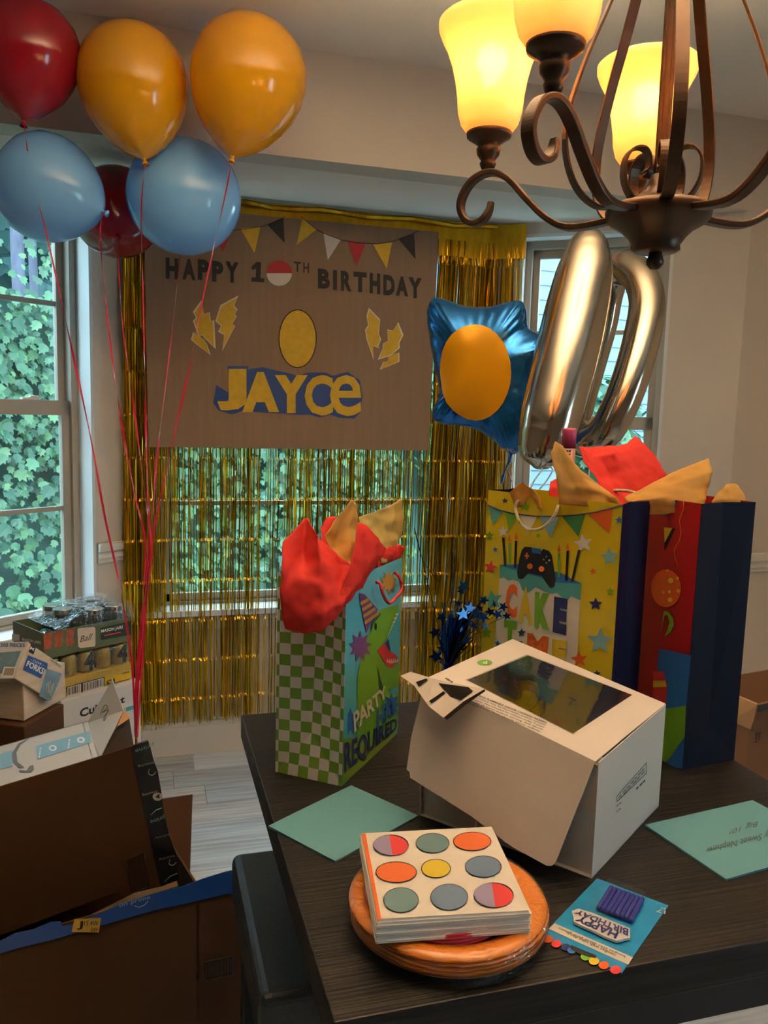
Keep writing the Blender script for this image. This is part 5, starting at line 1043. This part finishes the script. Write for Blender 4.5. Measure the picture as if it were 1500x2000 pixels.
# upright white lid flap with marker scribble
wf = [at(170, 1412, 1.94), at(219, 1328, 1.93), at(241, 1388, 1.90), at(197, 1478, 1.78), at(183, 1452, 1.84)]
MB().slab(wf, V((.001, .004, 0)), grw).build('lid_flap', b2)
MB().slab([at(241, 1388, 1.905), at(254, 1402, 1.90), at(228, 1420, 1.88), at(210, 1450, 1.83)], V((.001, .004, 0)), kr_l).build('torn_flap', b2)
MB().slab([at(196, 1480, 1.80), at(237, 1398, 1.93), at(252, 1406, 1.93), at(262, 1470, 1.82)], V((.001, .004, 0)), M('inner_shade_board', '#24180f', .9)).build('inner_flap', b2)  # dark colour stands in for the shaded box interior
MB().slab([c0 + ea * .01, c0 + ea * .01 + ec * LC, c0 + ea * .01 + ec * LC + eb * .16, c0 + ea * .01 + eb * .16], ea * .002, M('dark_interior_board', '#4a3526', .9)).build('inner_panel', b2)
mk = M('marker_ink', '#2b2d33', .5); mb = MB(); wpl = Pl(wf[0], wf[1], wf[3])
mb.tube(smooth_path([wpl.px(x, y, .003) for x, y in ((196, 1396), (204, 1378), (210, 1382), (200, 1392), (212, 1386), (204, 1400), (203, 1408), (208, 1400))], 4), .0009, mk, seg=4); mb.build('marker_scribble', b2)
# print on lid: smile arrow and blue paper tape
smg = M('smile_grey', '#4f5a60', .6); tpb = M('blue_paper_tape', '#5f8fae', .5, var=.05, vscale=30)
MB().slab([l2.px(x, y, .0008) for x, y in ((70, 1457), (175, 1428), (178, 1450), (72, 1484))], l2.n * .0004, tpb).build('paper_tape', b2)
MB().slab([l2.px(x, y, .0008) for x, y in ((-30, 1482), (24, 1466), (24, 1496), (-30, 1512))], l2.n * .0004, tpb).build('paper_tape', b2)
mb = MB(); ppx(mb, l2, [(60, 1440), (40, 1455), (32, 1470), (34, 1488), (48, 1499), (38, 1500), (26, 1488), (24, 1470), (36, 1452)], smg, .0016); ppx(mb, l2, [(36, 1504), (52, 1505), (58, 1496), (65, 1494), (66, 1502), (60, 1508), (40, 1508)], smg, .0016); mb.build('printed_smile', b2)
mb = MB(); tpl = M('tape_white_print', '#c8d8e2', .5)
for x, y in ((103, 1461), (158, 1445)): ppx(mb, l2, disc2(x, y, 8, 6, 14), tpl, .0016); ppx(mb, l2, disc2(x, y, 4, 3, 10), tpb, .002)
ink(mb, l2, [(75, 1480), (78, 1460), (81, 1459), (78, 1479)], tpl, .0016); ink(mb, l2, [(132, 1462), (134, 1444), (137, 1443), (135, 1461)], tpl, .0016); mb.build('tape_lettering', b2)
mb = MB(); 
for q in (((142, 1505), (147, 1538)), ((149, 1514), (176, 1503)), ((150, 1525), (178, 1515))): mb.tube([f2.px(*q[0], .0014), f2.px(*q[1], .0014)], .0011, blk, seg=4)
ppx(mb, f2, [(172, 1500), (181, 1502), (174, 1508)], blk, .0014); ppx(mb, f2, [(174, 1511), (184, 1515), (176, 1520)], blk, .0014); mb.build('printed_arrows', b2)
mb = MB(); fr = [(246, 1681), (281, 1664), (292, 1730), (258, 1745)]
for i in range(4): mb.tube([f2.px(*fr[i], .002), f2.px(*fr[(i + 1) % 4], .002)], .0010, blk, seg=4)
for k in range(11):
    a = lerp((*fr[0], 0), (*fr[3], 0), (k + .6) / 12); b = lerp((*fr[1], 0), (*fr[2], 0), (k + .6) / 12); hh = 1.6 + (k % 3) * .6; ppx(mb, f2, [(a.x + 3, a.y), (b.x - 3, b.y), (b.x - 3, b.y + hh), (a.x + 3, a.y + hh)], blk, .0018)
mb.build('printed_barcode', b2)
# --- brown base box, fork boxes
fo0 = V((-.316, 2.193, .675)); fu = V((.087, .158, 0)).normalized(); fv = V((-.158, .087, 0)).normalized()
bb_ = thing('storage_box', 'plain brown carton under the fork boxes', 'box', fo0 - fu * .02 - V((0, 0, .675)))
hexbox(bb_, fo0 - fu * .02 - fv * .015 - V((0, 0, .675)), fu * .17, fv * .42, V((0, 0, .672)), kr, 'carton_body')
wd_m = M('fork_box_woodprint', '#b7a48c', .5, var=0, col2='#cbbba4', vscale=5, stretch=(2, 2, 18)); wht_b = M('fork_box_white', '#c9cdd0', .45); bl_l = M('fork_label_blue', '#1d4a94', .45); sl_b = M('fork_photo_blue', '#5d7d93', .5, var=.15, vscale=40)
k1 = thing('fork_box', 'lower wood print cutlery box lying flat on the brown carton', 'box', fo0, group='cutlery boxes')
hexbox(k1, fo0 + V((0, 0, .001)), fu * .181, fv * .22, V((0, 0, .105)), wd_m, 'carton_body')
uo = V((-.302, 2.215, .881)); u1, u2, u3 = V((.076, .104, -.104)), V((-.030, -.055, -.076)), V((-.078, .050, -.006)).normalized() * .22
k2 = thing('fork_box', 'upper cutlery box with blue label tipped over on the lower one', 'box', uo + u2, group='cutlery boxes')
hexbox(k2, uo, u1, u2, u3, wd_m, 'carton_body')
ff = Pl(uo, uo + u1, uo + u2); fs_ = Pl(uo, uo + u2, uo + u3)
Q = lambda pts: [(x / 3.75, 1150 + y / 3.75) for x, y in pts]
mb = MB(); ppx(mb, ff, Q([(205, 485), (350, 545), (345, 595), (328, 590), (300, 658), (168, 590)]), bl_l, .0008); mb.build('blue_label', k2)
mb = MB(); ppx(mb, ff, Q([(345, 585), (455, 620), (370, 822), (285, 785)]), sl_b, .0008); mb.build('fork_picture', k2)
mb = MB(); tpx(mb, ff, 'FORKS', Q([(205, 525), (330, 585), (310, 628), (190, 565)]), wht, .0016, bold=.03); tpx(mb, ff, '~ CLEAR ~', Q([(225, 508), (325, 552), (320, 568), (220, 525)]), wht, .0016); mb.build('label_lettering', k2)
mb = MB(); tpx(mb, ff, '300 PIECES', Q([(372, 510), (450, 565), (445, 580), (367, 525)]), nav, .0012); mb.build('printed_count', k2)
mb = MB(); ppx(mb, ff, Q([(228, 400), (265, 425), (245, 482), (210, 462)]), blk, .0008); tpx(mb, ff, 'M', Q([(226, 420), (252, 435), (244, 456), (218, 442)]), wht, .0016, bold=.03); mb.build('printed_logo', k2)
mb = MB()
for k in range(5): mb.tube([ff.px(*q, .0014) for q in Q([(345 + 12 * k, 690 - 8 * (k % 3)), (340 + 8 * k, 800)])], .0008, wht, seg=4)
mb.build('fork_drawing', k2)
mb = MB(); ppx(mb, fs_, Q([(-30, 388), (212, 388), (105, 655), (-30, 660)]), wht_b, .0006); mb.build('white_end_print', k2)
mb = MB(); ppx(mb, fs_, Q([(-30, 470), (155, 455), (108, 570), (-30, 640)]), sl_b, .0012); mb.build('fork_picture', k2)
mb = MB(); tpx(mb, fs_, '300 PIECES', Q([(5, 398), (185, 400), (180, 428), (2, 428)]), bl_l, .0012, bold=.015); mb.build('printed_count', k2)
mb = MB(); ppx(mb, fs_, Q([(30, 570), (118, 572), (95, 650), (5, 648)]), wht, .0016)
for k in range(9): ppx(mb, fs_, Q([(38 + 8 * k, 582), (42 + 8 * k + k % 2, 582), (28 + 8 * k, 635), (24 + 8 * k, 635)]), blk, .002)
mb.build('printed_barcode', k2)
# --- stack: white appliance carton, can case, jar case
E0 = V((-.316, 2.628, 0)); ua = V((.841, .542, 0)); va = V((-.542, .841, 0))
wb = thing('appliance_box', 'white appliance carton with black lettering under the can case', 'box', E0 + ua * .04)
hexbox(wb, E0 + ua * .035 - va * .03, ua * .285, va * .24, V((0, 0, .572)), M('white_carton', '#cfccc8', .5, var=.02, vscale=4), 'carton_body')
wf2 = Pl(E0 - va * .03, E0 - va * .03 + ua, E0 - va * .03 + Z1); mb = MB(); tpx(mb, wf2, 'Cuisinart', [(156, 1385), (244, 1358), (244, 1372), (156, 1402)], blk, .0008, bold=.03); mb.build('printed_word', wb)
mb = MB(); ppx(mb, wf2, [(246, 1382), (262, 1377), (262, 1385), (246, 1390)], teal, .0008); mb.build('printed_stripe', wb)
cs = thing('can_case', 'yellow tray case of energy drink cans in shrink film', 'drinks', E0 + V((0, 0, .574)))
ylw = M('yellow_tray', '#cda81d', .45, var=.03, vscale=8)
hexbox(cs, E0 + V((0, 0, .575)), ua * .305, va * .21, V((0, 0, .055)), ylw, 'tray')
cy_ = M('can_yellow', '#a58a2e', .35, .5, var=.1, vscale=20); cyk = M('can_black', '#22211d', .35, .4)
for i in range(5):
    for j in range(3):
        p = E0 + ua * (.032 + .0605 * i) + va * (.034 + .07 * j) + V((0, 0, .632)); mb = MB(); mb.lathe([(0, 0), (.0265, 0), (.0285, .006), (.0285, .056), (.024, .066), (.023, .069), (0, .069)], p, cy_, seg=18); can = mb.build('can', cs)
        if j == 0 and i in (2, 4):
            f_ = -va; q = p + f_ * .0288; pl = Pl(q, q + ua, q + Z1); cxp = project(q + V((0, 0, .035))); mb = MB(); tpx(mb, pl, '4', [(cxp[0] - 10, cxp[1] - 18), (cxp[0] + 10, cxp[1] - 20), (cxp[0] + 9, cxp[1] + 16), (cxp[0] - 10, cxp[1] + 18)], cyk, .0006, bold=.05); mb.build('can_print', can)
tf = Pl(E0, E0 + ua, E0 + Z1); mb = MB(); Qz = lambda pts: [(x / 5.357, 1150 + y / 5.357) for x, y in pts]
ppx(mb, tf, Qz([(690, 1030), (1095, 920), (1092, 1040), (700, 1140)]), blk, .0008)
for a, b in ((705, 848), (868, 1085)):
    ppx(mb, tf, Qz([(a, 1035 - (a - 700) * .27), (b, 1035 - (b - 700) * .27), (b, 1125 - (b - 700) * .27), (a, 1125 - (a - 700) * .27)]), wht, .0014); x = a + 6
    while x < b - 6: w = random.choice((4, 6, 9)); ppx(mb, tf, Qz([(x, 1040 - (x - 700) * .27), (x + w, 1040 - (x - 700) * .27), (x + w, 1118 - (x - 700) * .27), (x, 1118 - (x - 700) * .27)]), blk, .0019); x += w + random.choice((4, 7))
mb.build('printed_barcode', cs)
mb = MB(); tpx(mb, tf, 'C4', Qz([(1118, 960), (1205, 935), (1205, 975), (1115, 1005)]), blk, .0012, bold=.04); tpx(mb, tf, 'PERFORMANCE ENERGY', Qz([(1115, 1012), (1358, 945), (1358, 970), (1115, 1040)]), blk, .0012, bold=.01); ink(mb, tf, Qz([(1280, 882), (1355, 864), (1355, 873), (1280, 891)]), blk, .0012); mb.build('printed_word', cs)
sw = film('case_shrink_film', (.96, .97, .97), .05, .1, .5, 30)
mb = MB(); o_ = E0 - ua * .003 - va * .003 + V((0, 0, .60)); mb.hexa(o_, ua * .311, va * .216, V((0, 0, .104)), sw); mb.build('shrink_film', cs, bevel=.01)
# jar tray
jz = .708; jt = thing('jar_tray', 'green printed cardboard tray that holds the glass jars', 'tray', E0 + V((0, 0, jz)))
jg = M('tray_green', '#4f5f42', .5, var=.05, vscale=10); jx = M('tray_kraft_inside', '#7a5a3e', .9)
for p, q in ((E0, E0 + ua * .305), (E0 + ua * .305, E0 + ua * .305 + va * .21), (E0 + ua * .305 + va * .21, E0 + va * .21), (E0 + va * .21, E0)):
    p, q = p + V((0, 0, jz)), q + V((0, 0, jz)); MB().slab([p, q, q + V((0, 0, .083)), p + V((0, 0, .083))], Z1.cross(q - p).normalized() * .003, jg).build('tray_side', jt)
MB().slab([E0 + V((0, 0, jz)), E0 + ua * .305 + V((0, 0, jz)), E0 + ua * .305 + va * .21 + V((0, 0, jz)), E0 + va * .21 + V((0, 0, jz))], V((0, 0, .003)), jx).build('tray_bottom', jt)
tf = Pl(E0, E0 + ua, E0 + Z1); mb = MB(); ppx(mb, tf, Qz([(810, 425), (825, 412), (985, 398), (998, 415), (998, 590), (985, 605), (840, 620), (820, 605)]), M('logo_cream', '#c9bda8', .5), .0008); mb.build('printed_badge', jt)
mb = MB(); tpx(mb, tf, 'Ball', Qz([(832, 498), (972, 465), (960, 530), (838, 560)]), blk, .0014, shear=.3); mb.build('badge_lettering', jt)
mb = MB(); ppx(mb, tf, Qz([(1048, 410), (1378, 335), (1370, 480), (1060, 535)]), M('tray_dark_green', '#1f2d26', .5), .0008); mb.build('printed_panel', jt)
mb = MB(); tpx(mb, tf, 'MASON JARS', Qz([(1058, 428), (1288, 382), (1285, 425), (1060, 470)]), wht, .0014, bold=.02); ppx(mb, tf, Qz([(1090, 485), (1265, 448), (1265, 458), (1090, 497)]), red, .0014); mb.build('panel_lettering', jt)
for k, x in enumerate((500, 612, 735)):
    mb = MB(); ppx(mb, tf, Qz([(x - 44, 470 - 18 * k), (x + 44, 455 - 18 * k), (x + 40, 620 - 18 * k), (x - 40, 640 - 18 * k)]), M('print_tomato', '#9a4a32', .5, var=.35, vscale=60), .0008); ppx(mb, tf, Qz([(x - 30, 450 - 18 * k), (x + 34, 438 - 18 * k), (x + 34, 458 - 18 * k), (x - 30, 470 - 18 * k)]), M('print_lid_grey', '#4a4744', .5), .0012); mb.build('printed_jar', jt)
lf = Pl(E0, E0 + va, E0 + Z1); mb = MB(); tpx(mb, lf, 'MASON JARS', Qz([(232, 512), (430, 548), (428, 590), (230, 552)]), wht, .0014, bold=.02); ppx(mb, lf, Qz([(125, 470), (205, 480), (205, 545), (125, 545)]), MATS['logo_cream'], .0008); mb.build('side_lettering', jt)
gl = film('jar_glass', (.86, .92, .92), .10, .06); ld = M('jar_lid_metal', '#b8b9b6', .25, .9, bump=.1, bscale=80)
js = [(i, j) for i in range(4) for j in range(3) if (i, j) not in ((0, 0), (0, 1), (1, 0), (0, 2))]
for k, (i, j) in enumerate(js):
    p = E0 + ua * (.042 + .074 * i) + va * (.038 + .067 * j) + V((0, 0, jz + .0035)); lying = False
    row = ['front', 'middle', 'rear'][j]; colm = ['first', 'second', 'third', 'fourth'][i]
    t = thing('mason_jar', 'glass mason jar with metal lid, %s row of the tray, %s from the left' % (row, colm), 'jar', p, group='mason jars in the tray')
    mb = MB(); mb.lathe([(0, 0), (.030, 0), (.0325, .006), (.0325, .088), (.029, .100), (.0285, .108), (0, .108)], p, gl, seg=20); mb.build('glass', t)
    mb = MB(); mb.lathe([(.0305, .106), (.0305, .120), (.029, .122), (0, .122)], p, ld, seg=24, smooth=False); mb.build('lid', t)
p = E0 + ua * .05 + va * .07 + V((0, 0, jz + .036)); t = thing('mason_jar', 'glass mason jar lying on its side at the open left end of the tray', 'jar', p - V((0, 0, .033)), group='mason jars in the tray')
mb = MB(); axj = (va * .85 + ua * .2).normalized(); mb.lathe([(0, 0), (.030, 0), (.0325, .006), (.0325, .078), (.029, .09), (0, .092)], p - axj * .03, gl, axis=axj, seg=20); mb.build('glass', t)
mb = MB(); mb.lathe([(0, -.014), (.0305, -.014), (.0305, -.001), (0, -.001)], p - axj * .03, ld, axis=axj, seg=24, smooth=False); mb.build('lid', t)
# torn shrink film draped over the jars
sfm = film('crinkled_film', (.95, .97, 1), .03, .10, .6, 40, fk=.4)
rows = []
for i in range(13):
    r_ = []
    for j in range(9):
        s_, q_ = i / 12, j / 8; z = jz + .128 - (.045 * max(0, 1 - s_ * 2.6)) - .05 * max(0, .12 - q_) / .12 + .010 * noise.noise(V((i * .7, j * .8, 3))); r_.append(E0 + ua * (.05 + .268 * s_) + va * (-.012 + .235 * q_) + V((0, 0, z)))
    rows.append(r_)
mb = MB(); mb.grid(rows, sfm); mb.build('torn_shrink_film', subsurf=1, label='torn clear shrink film draped over the mason jars', cat='plastic film', loc=E0 + V((0, 0, .79)))

# ================================================================== OPEN CARTON ON THE RIGHT
rc = V((1.501, 1.662, .708)); rx, ry = V((.988, .153, 0)), V((-.153, .988, 0)); RB = thing('open_carton', 'open brown carton with folded flaps beyond the right table edge', 'box', V((rc.x, rc.y, 0)))
RW, RD = .38, .34
for o_, u, v in ((rc, rx * RW, 1), (rc + rx * RW, ry * RD, 1), (rc + ry * RD, rx * RW, 1), (rc, ry * RD, 1)):
    b_ = V((o_.x, o_.y, 0)); MB().slab([b_, b_ + u, b_ + u + V((0, 0, rc.z)), b_ + V((0, 0, rc.z))], Z1.cross(u).normalized() * .004, M('tan_corrugated', '#6e4e35', .85, var=.05, vscale=6)).build('side_panel', RB)
MB().slab([V((rc.x, rc.y, .0)), V((rc.x, rc.y, .0)) + rx * RW, V((rc.x, rc.y, 0)) + rx * RW + ry * RD, V((rc.x, rc.y, 0)) + ry * RD], V((0, 0, .004)), kr_in).build('bottom_panel', RB)
kr_t = M('tan_corrugated', '#6e4e35', .85, var=.05, vscale=6); lkr = M('lit_corrugated', '#a98661', .85, var=.05, vscale=6)  # lit look of the left flap is put into a lighter board colour
MB().slab([at(1466, 1425, 2.1), at(1427, 1408, 2.14), at(1434, 1357, 2.13), at(1481, 1377, 2.07)], V((.003, .003, .002)), lkr).build('left_flap', RB)
MB().slab([at(1470, 1428, 2.095), at(1481, 1377, 2.06), at(1560, 1358, 2.1), at(1560, 1404, 2.13)], V((0, .004, .002)), kr_t).build('front_flap', RB)
MB().slab([at(1478, 1391, 2.05), at(1481, 1378, 2.045), at(1540, 1362, 2.08), at(1540, 1376, 2.085)], V((0, -.0006, 0)), bt_m).build('tape_strip', RB)
MB().slab([at(1432, 1321, 2.46), at(1560, 1298, 2.42), at(1560, 1440, 2.42), at(1432, 1440, 2.46)], V((0, .004, 0)), kr_t).build('back_flap', RB)
rpl = Pl(rc, rc + rx, rc - Z1); mb = MB()
for x in (1478, 1484): mb.tube([rpl.px(x - .5, 1432, .0006), rpl.px(x - 1, 1445, .0006)], .0012, blk, seg=4); ppx(mb, rpl, [(x - 3, 1435), (x, 1429), (x + 3, 1434)], blk, .0006)
mb.tube([rpl.px(1472, 1450, .0006), rpl.px(1485, 1448, .0006)], .0008, blk, seg=4); mb.build('printed_arrows', RB)
for o_ in list(COL.objects):
    if o_.type == 'MESH' and o_.parent is None and o_.get('kind') is None and o_.get('label') is None: print('UNLABELLED', o_.name)
